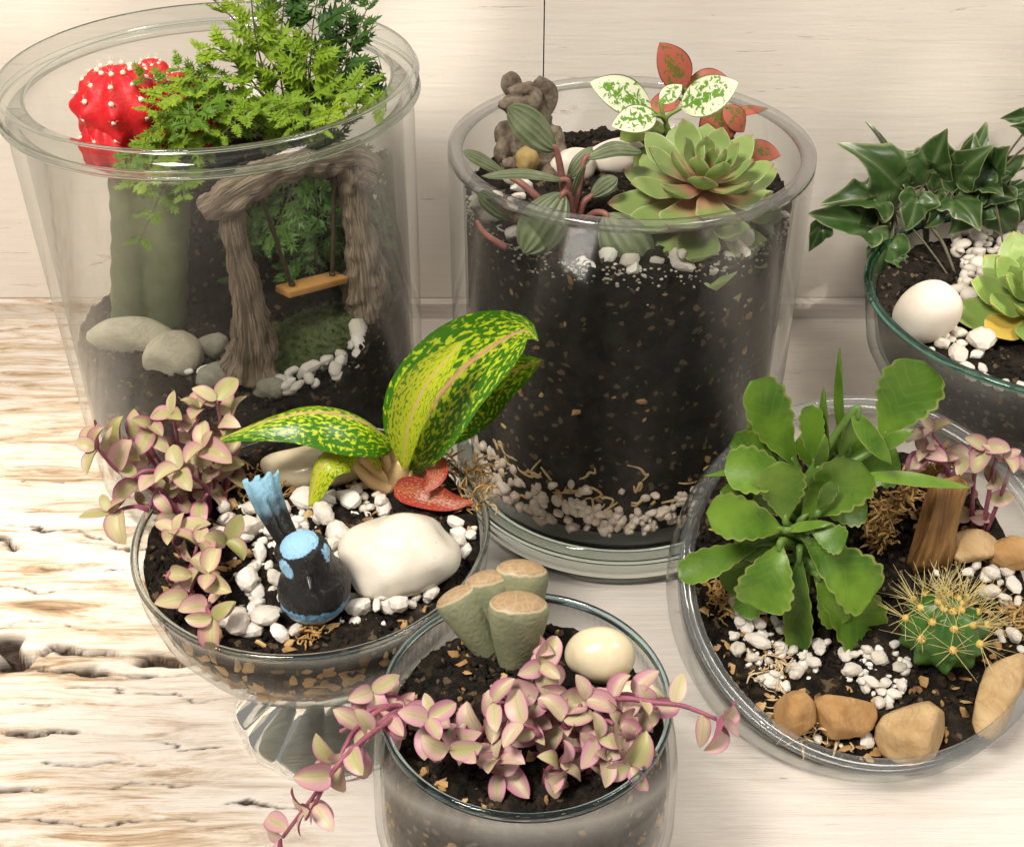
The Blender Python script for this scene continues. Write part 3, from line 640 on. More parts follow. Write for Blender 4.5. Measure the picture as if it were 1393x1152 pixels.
# ---- tumbler stones
big('cream_stone', 815, 893, z4, (45, 34, 38), CST, 'small glossy cream stone beside the living stones', seed=12, lump=0.12, sink=0.2)
big('cream_stone', 862, 952, z4, (44, 30, 26), CST, 'cream stone half hidden behind pink leaves in the round glass', seed=15, lump=0.15, sink=0.3)
# ---- ivy bowl
big('egg_stone', 1262, 424, z6, (38, 33, 46), EGG, 'egg-shaped matte white stone leaning under the ivy', seed=18, lump=0.08, sink=0.15, rot=(0.2, 0.5, 0))
# ---- straight jar
big('white_stone', 838, 216, z2, (40, 20, 24), EGG, 'cream stone standing behind the houseleek in the straight jar', seed=21, y=C2.y + 0.035, lump=0.2)
big('white_stone', 785, 226, z2, (28, 18, 24), EGG, 'pale stone between the gargoyle and the striped leaf plant', seed=24, y=C2.y + 0.03, lump=0.25)
# ---- slant bowl rocks
RK = [('tan_rock', 1080, 966, (30, 30, 42), ROCKO, 'brown upright rock beside the dried moss at the bowl edge', 31), ('tan_rock', 1150, 966, (42, 32, 38), ROCKO, 'smooth ochre rock between brown and large pale rocks', 34),
      ('tan_rock', 1243, 985, (52, 38, 40), ROCK, 'large pale tan rock in front of the cactus', 37), ('tan_rock', 1327, 737, (34, 26, 24), ROCK, 'rounded buff rock leaning against the wood chip', 43),
      ('tan_rock', 1384, 742, (36, 26, 28), ROCKO, 'orange brown rock beside the rounded buff rock', 47)]
for nm, x, y, r, m, lb, sd in RK: big(nm, x, y, z5, r, m, lb, 'rock', lump=0.16, seed=sd, facet=7, fine=0.05, sink=0.2, rot=(0.25, 0, R_.uniform(-0.4, 0.4)))
big('long_rock', 1358, 935, z5, (30, 68, 26), ROCK, 'long tan rock lying along the rim beside the cactus', 'rock', lump=0.18, seed=53, facet=4, fine=0.05, sink=0.25, rot=(0.42, 0, -0.55))
# ---- tall jar stones
ST1 = [(182, 456, (48, 26, 22), ROCKC, 'flat pale stone at the foot of the grafted cactus', 61, 0.575), (236, 484, (42, 30, 30), ROCKC, 'pale grey stone in front of the grafted cactus stem', 63, 0.556), (292, 470, (20, 16, 18), ROCKG, 'small mossy stone beside the arch post', 66, 0.566),
       (300, 512, (30, 18, 18), ROCKG, 'dull grey stone half buried at the jar glass', 68, 0.538), (366, 528, (21, 14, 19), ROCKG, 'small grey green stone at the end of the pebble path', 71, 0.527)]
for x, y, r, m, lb, sd, yy in ST1:
    p = at_y(x, y, yy); k = mpp(p) * 1.12; V, F = stone(p, [a * k for a in r], 3, 0.2, 1.0, sd, facet=3, fine=0.04); ob('stone', V, F, m, label=lb, cat='stone')

# ------------------------------------------------------------------ tall jar: driftwood swing arch
n = N('driftwood'); co = n.co(); uv = n.sep(n.co('UV'))
gr = n.noise(n.mapping(n.co('UV'), (3, 22, 1)), 2.2, 7, 0.65, 0.5); c = n.ramp(gr, [(0.3, (0.05, 0.035, 0.025)), (0.46, (0.24, 0.18, 0.125)), (0.60, (0.44, 0.35, 0.26)), (0.78, (0.60, 0.51, 0.41))])
n.bump(gr, 0.004, 1.0); WOOD = n.done(c, 0.75, 0.3)
MOSS = m_simple('moss', (0.035, 0.055, 0.018), (0.12, 0.15, 0.05), 260, 0.95, 0.002)
ROPE = m_simple('rope', (0.04, 0.025, 0.015), (0.08, 0.05, 0.03), 500); PLK = m_simple('swing_plank', (0.46, 0.22, 0.055), (0.62, 0.33, 0.10), 90, 0.55, 0.0003)
YA, YB = 0.538, 0.588
arch = thing('swing_arch', at_y(415, 470, 0.565), 'miniature driftwood arch with hanging plank swing on mossy base', 'garden ornament')
V, F, UV = tube([at_y(342, 505, YA), at_y(344, 460, YA), at_y(336, 400, YA), at_y(322, 340, YA), at_y(314, 290, YA + 0.003), at_y(312, 262, YA + 0.004)], [0.0145, 0.0112, 0.0076, 0.0058, 0.0062, 0.0062], 64, 32, 0.20, 190, 3, groove=0.035); ob('post', V, F, WOOD, arch, uv=UV)
V, F, UV = tube([at_y(502, 425, YB), at_y(498, 385, YB), at_y(492, 330, YB), at_y(482, 280, YB), at_y(478, 240, YB - 0.002), at_y(476, 216, YB - 0.002)], [0.0140, 0.0115, 0.0090, 0.0074, 0.0072, 0.0066], 64, 32, 0.20, 190, 5, groove=0.035); ob('post', V, F, WOOD, arch, uv=UV)
V, F, UV = tube([at_y(281, 288, YA), at_y(302, 274, YA), at_y(345, 248, YA + 0.012), at_y(395, 226, YA + 0.028), at_y(440, 222, YB - 0.010), at_y(478, 216, YB - 0.001), at_y(514, 228, YB + 0.006)], [0.0052, 0.0085, 0.0078, 0.0066, 0.0064, 0.0082, 0.0050], 80, 32, 0.26, 170, 8, groove=0.06); ob('beam', V, F, WOOD, arch, uv=UV)
V, F, UV = tube([at_y(480, 238, YB - 0.008), at_y(505, 250, YB - 0.002)], [0.005, 0.0045], 12, 16, 0.25, 200, 9); ob('branch_stub', V, F, WOOD, arch, uv=UV)
s1, s2 = at_y(397, 388, 0.557), at_y(452, 374, 0.578)
for a, b in ((at_y(348, 246, 0.552), s1), (at_y(455, 222, 0.579), s2)):
    V, F, UV = tube([a, b - Vector((0, 0, 0.001))], 0.0011, 12, 8, 0.15, 900); rp = ob('rope', V, F, ROPE, arch)
    V, F = stone(b + Vector((0, 0, 0.0008)), (0.002, 0.002, 0.0015), 2, 0.1); ob('knot', V, F, ROPE, rp)
ax = (s2 - s1).normalized(); pl = thing  # swing plank
m_ = (s1 + s2) / 2; pr = ax.cross(Vector((0, 0, 1))).normalized(); upn = pr.cross(ax)
import bmesh
def bevbox(c, ex, ey, ez, hx, hy, hz, bev=0.0006, seg=2):
    bm = bmesh.new(); bmesh.ops.create_cube(bm, size=2); bmesh.ops.scale(bm, vec=(hx, hy, hz), verts=bm.verts)
    bmesh.ops.bevel(bm, geom=bm.edges[:], offset=bev, segments=seg, profile=0.5, affect='EDGES')
    V = [Vector(c) + ex * v.co.x + ey * v.co.y + ez * v.co.z for v in bm.verts]; F = [tuple(v.index for v in f.verts) for f in bm.faces]; bm.free(); return V, F
V, F = bevbox(m_ - upn * 0.0024, ax, pr, upn, (s2 - s1).length * 0.5 + 0.0062, 0.0055, 0.0019); ob('swing_seat', V, F, PLK, arch)
# mossy base under both posts
V, F = ICO[4]; V = V.copy(); mc = (at_y(345, 500, YA) + at_y(500, 420, YB)) / 2; dx = (at_y(500, 420, YB) - at_y(345, 500, YA)); an = math.atan2(dx.y, dx.x)
V = V * (1 + 0.12 * fbm(V * 4, 3, 6))[:, None] * np.array((0.050, 0.021, 0.013)); cs, sn = math.cos(an), math.sin(an)
V = np.stack([V[:, 0] * cs - V[:, 1] * sn, V[:, 0] * sn + V[:, 1] * cs, V[:, 2]], 1) + np.array((mc.x, mc.y + 0.007, mc.z - 0.007)); V[:, 2] += 0.0012 * fbm(V * 400, 3, 7)
mossb = ob('moss_base', V, F, MOSS, arch)
rg = np.random.RandomState(4); parts = []
for i in rg.choice(len(V), 3600):
    if V[i, 2] < mc.z - 0.006: continue
    p = V[i]; d = rg.normal(size=3); d[2] = abs(d[2]) + 0.6; d = d / np.linalg.norm(d) * rg.uniform(0.002, 0.0045); s_ = np.cross(d, (0, 0, 1)) * 0.14
    parts.append((np.array([p - s_, p + s_, p + d]), [(0, 1, 2)]))
Vb, Fb = join(parts); tag(ob('moss_blades', Vb, Fb, MOSS, mossb), kind='stuff')

# ------------------------------------------------------------------ tall jar: grafted red cactus
n = N('red_cactus_skin'); t = n.noise(n.co(), 90, 4); c = n.ramp(t, [(0.3, (0.50, 0.004, 0.010)), (0.7, (0.66, 0.010, 0.018))]); c = n.mix(n.ramp(n.noise(n.co(), 240, 5, 0.7), [(0.5, 0.0), (0.75, 0.55)]), c, (0.62, 0.07, 0.045)); n.bump(n.noise(n.co(), 420, 4), 0.0006, 0.6); REDC = n.done(c, 0.5, 0.4, sss=0.12)
GRST = m_simple('cactus_stem_green', (0.10, 0.13, 0.06), (0.17, 0.19, 0.10), 70, 0.6, 0.0005); WOOL = m_simple('areole_wool', (0.80, 0.70, 0.55), (0.88, 0.82, 0.7), 800, 0.95, 0.0003)
SPN = m_simple('pale_spine', (0.72, 0.60, 0.40), (0.80, 0.70, 0.5), 300, 0.6, 0)
YC = 0.600
pc = at_y(165, 146, YC)
cac = thing('grafted_cactus', at_y(205, 480, YC), 'red moon cactus grafted on grey green three-sided stem', 'cactus')
cstem = [(150 + 56, 470, 0), (206, 380, 0), (208, 300, 0), (205, 225, 0)]
P0 = [at_y(a, b, YC + 0.004) for a, b, _ in cstem]; V = []; F = []; seg = 36; nn = 30; Pm = catmull(P0, nn)
for i, p in enumerate(Pm):
    for k in range(seg):
        a = 2 * math.pi * k / seg; r = 0.0205 * (0.80 + 0.20 * math.cos(3 * (a + 0.5))) * (1 + 0.02 * math.sin(i * 1.7)); V.append((p.x + r * 1.12 * math.cos(a), p.y + r * math.sin(a), p.z))
for i in range(nn - 1):
    for k in range(seg): k2 = (k + 1) % seg; F.append((i * seg + k, i * seg + k2, (i + 1) * seg + k2, (i + 1) * seg + k))
F.append(tuple((nn - 1) * seg + k for k in range(seg))); ob('stem', V, F, GRST, cac)
def ribbed(c, r, ribs, amp, tub, squash=0.85, nu=40, nv=96, ph=0.0):
    V = []; F = []
    for i in range(nu + 1):
        th = math.pi * i / nu
        for k in range(nv):
            a = 2 * math.pi * k / nv; d = 1 - amp * math.sin(th) * (0.5 - 0.5 * math.cos(ribs * a + ph)) ** 0.8 * 1.0 + tub * math.sin(th) * (0.5 + 0.5 * math.cos(ribs * a + ph)) ** 2 * math.cos(th * 9)
            V.append((c[0] + r * d * math.sin(th) * math.cos(a), c[1] + r * d * math.sin(th) * math.sin(a), c[2] + r * squash * d * math.cos(th)))
    for i in range(nu):
        for k in range(nv): k2 = (k + 1) % nv; F.append((i * nv + k, (i + 1) * nv + k, (i + 1) * nv + k2, i * nv + k2))
    return np.array(V), F
kk = mpp(pc)
def areoles(root, c, r, ribs, ths, squash, ph, nsp, lsp, wool, rad=0.0003, mat=None, upw=0.4, wr=0.0012, seed=1, name='areole'):
    rg = random.Random(seed)
    for q in range(ribs):
        a = (2 * math.pi * q - ph) / ribs
        for th in ths:
            d = Vector((math.sin(th) * math.cos(a), math.sin(th) * math.sin(a), math.cos(th))); p = Vector(c) + Vector((d.x * r, d.y * r, d.z * r * squash))
            V, F = stone(p, (wr, wr, wr), 2, 0.2, 2, rg.randint(0, 99)); ar = ob(name, V, F, wool, root); parts = []
            for s_ in range(nsp):
                e = (d * rg.uniform(0.5, 1.1) + Vector((rg.gauss(0, 0.62), rg.gauss(0, 0.62), rg.gauss(0, 0.55) + upw))).normalized(); l = lsp * rg.uniform(0.55, 1.15)
                v, f, _ = tube([p, p + e * l], [rad, rad * 0.25], 3, 5); parts.append((v, f))
            v, f = join(parts); ob('spines', v, f, mat or SPN, ar)
V, F = ribbed(pc, 64 * kk, 9, 0.13, 0.07, 0.88, ph=0.6); ob('scion', V, F, REDC, cac); areoles(cac, pc, 63.5 * kk, 9, (0.35, 0.72, 1.1, 1.5), 0.90, 0.6, 5, 0.0035, WOOL, 0.00016, wr=0.00135, seed=3)
for k_, (x, y, r, dy) in enumerate([(250, 136, 40, 0.010), (268, 176, 30, 0.004), (150, 196, 42, -0.010), (208, 108, 30, 0.022), (215, 190, 46, 0.0)]):
    c_ = at_y(x, y, YC + dy); V, F = ribbed(c_, r * kk, 8, 0.16, 0.05, 0.95, 24, 64, ph=k_); ob('scion', V, F, REDC, cac)
    areoles(cac, c_, r * kk * 0.97, 8, (0.5, 1.1), 0.95, k_, 4, 0.003, WOOL, 0.00016, wr=0.0009, seed=k_)

# ------------------------------------------------------------------ tall jar: fern
n = N('fern_green'); c = n.mix(n.rnd(), (0.08, 0.19, 0.012), (0.29, 0.43, 0.025)); c = n.mix(n.ramp(n.noise(n.co(), 60, 3), [(0.4, 0.0), (0.7, 0.5)]), c, (0.30, 0.44, 0.03)); FERN = n.done(c, 0.5, 0.35, trans=0.3)
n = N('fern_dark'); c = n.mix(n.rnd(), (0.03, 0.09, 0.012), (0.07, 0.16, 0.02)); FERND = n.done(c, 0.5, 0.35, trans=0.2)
FST = m_simple('fern_stem', (0.06, 0.07, 0.02), (0.12, 0.14, 0.03), 200, 0.6, 0)
fb = at_y(400, 235, C1.y + 0.03)
fern = thing('fern', (fb.x, fb.y, z1(fb.x, fb.y)), 'feathery bright green fern spilling over the tall jar rim', 'fern')
def fan(p, d, nrm, L, rg, parts):
    """small lobed leaflet with rounded teeth"""
    d = Vector(d).normalized(); s = d.cross(Vector(nrm)).normalized(); nn_ = s.cross(d); V = [p]; k = 7
    for i in range(k):
        a = (i / (k - 1) - 0.5) * 1.75; r = L * (1.0 if i % 2 == 0 else 0.48) * (1 - 0.25 * abs(a)); V.append(p + d * (r * math.cos(a)) + s * (r * math.sin(a)) + nn_ * (L * 0.25 * (a * a - 0.3) + rg.gauss(0, 0.05) * L))
    parts.append((V, [(0, i, i + 1) for i in range(1, k)]))
def frond(root, pts, L, mat, seed, npin=11, up=(0, -0.35, 0.9)):
    rg = random.Random(seed); P = catmull(pts, 40); parts = []
    v, f, _ = tube(pts, [0.0007, 0.00025], 18, 6); fr = ob('frond', v, f, FST, root)
    for i in range(npin):
        u = 0.22 + 0.76 * i / (npin - 1); k = min(int(u * 39), 38); p = P[k]; t = (P[k + 1] - P[k]).normalized(); nrm = (Vector(up) + Vector((rg.gauss(0, 0.3), rg.gauss(0, 0.3), 0))).normalized()
        sd = t.cross(nrm).normalized(); ln = L * (math.sin(math.pi * min(1, (0.25 + 0.80 * (1 - u)) )) ** 0.6) * rg.uniform(0.8, 1.15) * (1.1 - 0.55 * u)
        for sg in (1, -1):
            d = (t * 0.75 + sd * sg + nrm * rg.uniform(-0.1, 0.3)).normalized(); m = 5
            v, f, _ = tube([p, p + d * ln * 0.5 + nrm * ln * 0.05, p + d * ln], [0.00028, 0.00012], 4, 3); parts.append((v, f))
            for j in range(m):
                w = 0.25 + 0.75 * j / (m - 1); q = p + d * ln * w; l2 = ln * (0.62 - 0.22 * w) * rg.uniform(0.8, 1.2); s2_ = d.cross(nrm).normalized()
                if j == m - 1: fan(q, d, nrm, l2 * 1.05, rg, parts)
                else:
                    for s_ in (1, -1): fan(q, d * 0.8 + s2_ * s_ * 0.9 + nrm * rg.uniform(-0.25, 0.25), nrm, l2, rg, parts)
    v, f = join(parts); d = v[:, :2] - np.array((C1.x, C1.y)); rr = np.linalg.norm(d, axis=1); lim = np.where(v[:, 2] < H1 + 0.001, w1 - 0.0125, 9.0)
    v[:, :2] = np.array((C1.x, C1.y)) + d * np.minimum(1, lim / np.maximum(rr, 1e-6))[:, None]; ob('leaflets', v, f, mat, fr, smooth=False)
YF = C1.y
FR = [  # px path (root side first), depth offset, leaflet length, bright
    ([(400, 220), (390, 120), (330, 40), (290, 0)], 0.03, 0.018, 1), ([(400, 220), (370, 140), (320, 110), (260, 105)], 0.0, 0.017, 1), ([(400, 220), (420, 120), (425, 40), (440, -40)], 0.045, 0.022, 0),
    ([(420, 220), (450, 130), (480, 60), (500, 10)], 0.04, 0.020, 0), ([(430, 220), (470, 150), (500, 110), (525, 100)], 0.03, 0.018, 0), ([(400, 200), (360, 100), (345, 30), (340, -40)], 0.02, 0.020, 1),
    ([(420, 210), (450, 140), (490, 120), (522, 150)], -0.01, 0.017, 1), ([(400, 210), (340, 160), (270, 150), (215, 165)], -0.015, 0.016, 1), ([(390, 210), (320, 150), (250, 120), (190, 105)], -0.01, 0.015, 1),
    ([(400, 210), (370, 160), (340, 150), (300, 185)], -0.03, 0.014, 1), ([(400, 210), (395, 160), (390, 140), (400, 175)], -0.035, 0.013, 1), ([(420, 210), (440, 170), (450, 150), (440, 180)], -0.03, 0.012, 1),
    ([(400, 220), (380, 90), (385, 20), (390, -30)], 0.05, 0.020, 0), ([(430, 220), (445, 120), (470, 70), (470, 0)], 0.055, 0.022, 0), ([(400, 210), (350, 120), (300, 70), (275, 70)], 0.01, 0.015, 1),
    ([(410, 215), (420, 140), (420, 90), (430, 60)], 0.015, 0.019, 1), ([(400, 210), (330, 170), (280, 120), (240, 90)], 0.005, 0.014, 1), ([(430, 215), (490, 150), (505, 135), (515, 150)], -0.01, 0.010, 1),
    ([(330, 175), (280, 170), (225, 200), (185, 250)], -0.045, 0.018, 1), ([(330, 175), (270, 180), (230, 240), (190, 330)], -0.050, 0.018, 1), ([(340, 170), (300, 130), (270, 150), (245, 185)], -0.045, 0.013, 1), ([(330, 170), (280, 130), (235, 128), (200, 150)], -0.040, 0.012, 1), ([(330, 172), (270, 150), (225, 165), (195, 200)], -0.045, 0.012, 1), ([(330, 180), (290, 190), (255, 230), (250, 270)], -0.046, 0.012, 1), ([(330, 180), (260, 185), (190, 205), (165, 240)], -0.046, 0.010, 1),
    ([(420, 200), (400, 250), (380, 300), (360, 330)], 0.0, 0.018, 0), ([(430, 200), (430, 260), (440, 310), (430, 350)], 0.0, 0.018, 0), ([(440, 200), (490, 240), (510, 280), (520, 330)], 0.0, 0.018, 0), ([(440, 200), (500, 220), (515, 230), (525, 260)], 0.005, 0.017, 0),
    ([(410, 210), (360, 260), (330, 320), (320, 380)], 0.005, 0.016, 0), ([(430, 220), (420, 300), (400, 350), (390, 380)], 0.0, 0.015, 0), ([(440, 225), (455, 290), (470, 340), (475, 370)], 0.004, 0.015, 0)]
for i, (pp, dy, L, br) in enumerate(FR):
    pts = [at_y(x, y, YF + 0.02 * (1 - k / 3) + dy * k / 3 * (1 if dy < 0.03 or k else 1)) for k, (x, y) in enumerate(pp)]
    frond(fern, [Vector(WL[fern.name])] + pts if i < 18 and i not in (9, 10, 11) else pts, L * 1.05, FERN if br else FERND, 100 + i, 8)
# tall jar pebble path
pebbles([[(368, 535), (405, 545), (450, 520), (500, 500), (525, 470), (520, 458), (470, 470), (420, 500)]], lambda x, y: min(z1(x, y), 0.1) + 0.0015, 34, (0.0075, 0.0115), 'small white pebble in the path before the swing arch', 'white pebbles in the tall jar', 5, pile=0.6, bound=bnd(C1, w1 - 0.0075))
pebbles([[(250, 505), (275, 500), (330, 525), (320, 540), (255, 530)]], lambda x, y: z1(x, y) + 0.001, 5, (0.006, 0.009), 'stray white pebble among grey stones in the tall jar', 'stray pebbles in the tall jar', 6, bound=bnd(C1, w1 - 0.0075))

# ------------------------------------------------------------------ straight jar: gargoyle
n = N('gargoyle_stone'); t = n.noise(n.co(), 180, 7, 0.65); c = n.ramp(t, [(0.3, (0.05, 0.038, 0.026)), (0.5, (0.14, 0.11, 0.08)), (0.7, (0.24, 0.20, 0.15))]); n.bump(t, 0.0012, 0.8); GARG = n.done(c, 0.85, 0.3)
YG = C2.y + 0.030
def cm(px, py, dy=0.0): return tuple(at_y(px, py, YG + dy) * 100)
gk = mpp(at_y(715, 200, YG)) * 100
gz = at_y(718, 235, YG)
garg = thing('gargoyle_figurine', (gz.x, gz.y, z2(gz.x, gz.y)), 'seated grey gargoyle figurine with big ears clasping a golden ball', 'figurine')
els = [(cm(722, 222), 32 * gk, (1, 0.8, 1.1)), (cm(720, 185), 28 * gk, (1, 0.8, 1)), (cm(716, 136, -0.002), 21 * gk, (1, 1, 0.95)), (cm(697, 142, -0.010), 12 * gk, (1.2, 1, 0.8)), (cm(686, 143, -0.014), 7 * gk, (1, 1, 0.8)),
       (cm(684, 182, -0.004), 11 * gk, (0.9, 1, 1.3)), (cm(682, 208, -0.010), 10 * gk, (0.9, 1, 1.3)), (cm(696, 222, -0.018), 9 * gk, (1.3, 1, 0.8)), (cm(757, 190, -0.004), 11 * gk, (0.9, 1, 1.3)), (cm(764, 215, -0.01), 11 * gk, (0.9, 1, 1.4)),
       (cm(748, 234, -0.016), 13 * gk, (1.3, 1, 0.8)), (cm(695, 238, -0.016), 13 * gk, (1.3, 1, 0.8)), (cm(733, 158, 0.0), 14 * gk, (1, 1, 1)), (cm(705, 122, -0.008), 8 * gk, (1.5, 1, 0.6))]
els = [(a, b * 1.22, c_) for a, b, c_ in els]; V, F = meta(els, 0.14); V = V + 0.0006 * fbm(V * 500, 3, 3)[:, None]; ob('body', V, F, GARG, garg)
for (x0, y0), (x1, y1), w in (((737, 152), (734, 103), 0.0080), ((702, 122), (684, 103), 0.0055)):
    V, F, UV, MI = leaf([at_y(x0, y0 + 14, YG), at_y((x0 + x1) / 2, (y0 + y1) / 2, YG - 0.001), at_y(x1, y1, YG)], w, (0.3, -1, 0.2), th=0.0016, cup=0.5); ob('ear', V, F, GARG, garg)
V, F = stone(at_y(717, 218, YG - 0.020), (0.0062, 0.006, 0.0065), 3, 0.12, 2.5, 3, fine=0.08); ob('golden_ball', V, F, m_simple('ochre_ball', (0.26, 0.18, 0.06), (0.38, 0.28, 0.11), 160, 0.8, 0.001), garg)

# ------------------------------------------------------------------ straight jar: peperomia
n = N('peperomia_top'); uv = n.sep(n.co('UV')); av = n.math('MULTIPLY', n.math('ABSOLUTE', n.math('SUBTRACT', uv[1], 0.5)), 2.0)
w = n.math('COSINE', n.math('MULTIPLY', n.math('ADD', av, n.math('MULTIPLY', n.noise(n.co(), 60, 2), 0.08)), 15.0)); c = n.mix(n.ramp(w, [(0.25, 0.0), (0.9, 0.75)]), (0.13, 0.16, 0.08), (0.06, 0.085, 0.04))
c = n.mix(n.ramp(n.noise(n.co(), 90, 3), [(0.45, 0.0), (0.75, 0.5)]), c, (0.30, 0.34, 0.20)); n.bump(w, 0.0008, 0.5); PEP = n.done(c, 0.4, 0.5, trans=0.12)
PEPU = m_leaf('peperomia_under', (0.22, 0.075, 0.05), (0.34, 0.16, 0.08), trans=0.15); RST = m_simple('red_stem', (0.15, 0.05, 0.045), (0.26, 0.12, 0.09), 120, 0.45, 0)
pb = hit(775, 318, z2, 0.19); YP = pb.y
pep = thing('peperomia_plant', tuple(pb), 'striped leaf plant with red stems in the straight jar', 'plant')
LP = [  # base px, tip px, depth of base and tip, half width px, normal, bend px(up)
    ((757, 205), (690, 146), 0.000, -0.004, 25, (0.45, -0.75, 0.5), 5), ((772, 246), (655, 240), -0.006, -0.012, 13, (0.0, -0.15, 1), 9), ((690, 238), (629, 206), 0.014, 0.010, 13, (-0.4, -0.3, 0.8), 6),
    ((796, 216), (874, 207), 0.008, 0.014, 15, (0.1, -0.35, 1), 14), ((778, 274), (794, 226), 0.002, 0.004, 12, (0.8, -0.5, 0.2), 0), ((768, 262), (712, 345), -0.014, -0.024, 33, (-0.25, -0.95, 0.35), 6),
    ((822, 290), (878, 372), -0.012, -0.026, 36, (0.2, -0.95, 0.4), 8), ((803, 268), (840, 242), 0.004, 0.006, 14, (0.2, -0.5, 0.8), 5), ((764, 342), (763, 302), -0.018, -0.018, 9, (0, -1, 0.2), 0),
    ((772, 244), (806, 200), 0.006, 0.012, 12, (-0.5, -0.6, 0.5), 4), ((700, 300), (650, 262), -0.004, -0.012, 14, (-0.3, -0.5, 0.6), 4)]
for (bx, by), (tx, ty), d0, d1, hw, nr, bd in LP:
    B = at_y(bx, by, YP + d0); T = at_y(tx, ty, YP + d1); k = mpp(B); nr = Vector(nr).normalized()
    put_leaf(pep, [B, B.lerp(T, 0.5) + nr * (bd * k), T], hw * k, nr, [PEP, PEPU], prof=beta(0.7, 0.62), cup=-0.12, nu=16, nv=4)
    v, f, _ = tube([pb + Vector((R_.uniform(-0.004, 0.004), R_.uniform(-0.002, 0.004), -0.003)), pb.lerp(B, 0.6) + Vector((0, 0, 0.003)), B, B.lerp(T, 0.12)], [0.0021, 0.0016, 0.0011], 14, 8); ob('stem', v, f, RST, pep)
v, f, _ = tube([pb - Vector((0, 0, 0.006)), at_y(772, 282, YP - 0.004), at_y(768, 244, YP - 0.004)], [0.0042, 0.0034, 0.002], 14, 10, 0.1, 200); ob('stem', v, f, RST, pep)
v, f, _ = tube([at_y(690, 338, YP - 0.014), at_y(660, 318, YP - 0.014), at_y(648, 300, YP - 0.012)], [0.0018, 0.0014, 0.001], 12, 8); ob('stem', v, f, RST, pep)

# ------------------------------------------------------------------ straight jar: polka dot plants
def m_polka(name, spot_c, leaf_c, edge_c, thr):
    n = N(name); uv = n.sep(n.co('UV')); av = n.math('MULTIPLY', n.math('ABSOLUTE', n.math('SUBTRACT', uv[1], 0.5)), 2.0)
    t = n.math('ADD', n.noise(n.co(), 330, 3, 0.6, 0.6), n.math('MULTIPLY', av, 0.16)); ui = n.math('ABSOLUTE', n.math('SUBTRACT', uv[0], 0.35)); t = n.math('ADD', t, n.math('MULTIPLY', ui, 0.14))
    c = n.mix(n.ramp(t, [(thr - 0.03, 0.0), (thr + 0.03, 1.0)]), leaf_c, spot_c); c = n.mix(n.ramp(av, [(0.90, 0.0), (0.97, 1.0)]), c, edge_c); n.bump(t, 0.0006, 0.4); return n.done(c, 0.5, 0.35, trans=0.22)
PWH = m_polka('white_polka_leaf', (0.82, 0.84, 0.62), (0.13, 0.30, 0.02), (0.08, 0.14, 0.02), 0.565); PRD = m_polka('red_polka_leaf', (0.50, 0.13, 0.085), (0.16, 0.17, 0.03), (0.12, 0.05, 0.03), 0.55)
GST = m_simple('green_stem', (0.12, 0.20, 0.03), (0.22, 0.30, 0.06), 120, 0.5, 0)
def plant(root, base, data, Y0, mats, stem, prof, sr=0.0010, cup=0.15, fork=None, **kw):
    for (bx, by), (tx, ty), d0, d1, hw, nr, bd in data:
        B = at_y(bx, by, Y0 + d0); T = at_y(tx, ty, Y0 + d1); k = mpp(B); nr = Vector(nr).normalized()
        put_leaf(root, [B, B.lerp(T, 0.5) + nr * (bd * k), T], hw * k, nr, mats, prof=prof, cup=cup, **kw)
        fk = fork or base
        v, f, _ = tube([base, (base.lerp(fk, 0.5)) + Vector((0.001, 0, 0)), fk, B, B.lerp(T, 0.1) + nr * (0.35 * bd * k)] if fork else [base, base.lerp(B, 0.5) + Vector((0, 0, 0.002)), B, B.lerp(T, 0.1)], [sr * 1.4, sr, sr * 0.6], 14, 7); ob('stem', v, f, stem, root)
hb = hit(928, 268, z2, 0.19); YH = C2.y + 0.012; hb = Vector((at_y(925, 262, YH + 0.006).x, YH + 0.006, z2(0, 0) - 0.002))
pw = thing('polka_dot_plant', tuple(hb), 'white and green speckled polka dot plant behind the houseleek', 'plant')
plant(pw, hb, [((886, 150), (802, 112), -0.004, -0.010, 27, (-0.1, -0.75, 0.75), 5), ((926, 148), (1005, 113), -0.004, -0.010, 27, (0.25, -0.75, 0.7), 5), ((893, 158), (832, 172), -0.010, -0.020, 21, (-0.1, -0.75, 0.7), 4), ((898, 140), (928, 116), -0.002, 0.004, 13, (-0.3, -0.8, 0.6), 2),
               ((905, 168), (848, 188), 0.004, -0.004, 22, (0, -0.4, 0.9), 5), ((885, 205), (862, 232), 0.000, -0.006, 20, (-0.2, -0.9, 0.4), 3), ((905, 160), (945, 178), 0.010, 0.014, 9, (0, -0.3, 1), 2)][:4], YH, PWH, GST, beta(0.72, 0.92), 0.0011, 0.12, fork=at_y(905, 165, YH - 0.004), nu=16, nv=4)
GLF = m_leaf('plain_green_leaf', (0.13, 0.20, 0.03), (0.28, 0.36, 0.07), trans=0.2)
plant(pw, hb, [((905, 172), (843, 190), 0.004, -0.004, 20, (0, -0.4, 0.9), 6), ((895, 210), (862, 225), 0.000, -0.006, 17, (-0.2, -0.9, 0.4), 3)], YH, GLF, GST, beta(0.6, 0.6), 0.0009, 0.12, fork=at_y(910, 190, YH - 0.002))
YR = C2.y + 0.045; rb_ = Vector((at_y(988, 240, YR).x, YR, z2(0, 0) - 0.003))
pr_ = thing('polka_dot_plant', tuple(rb_), 'rusty red polka dot plant behind the white speckled one', 'plant')
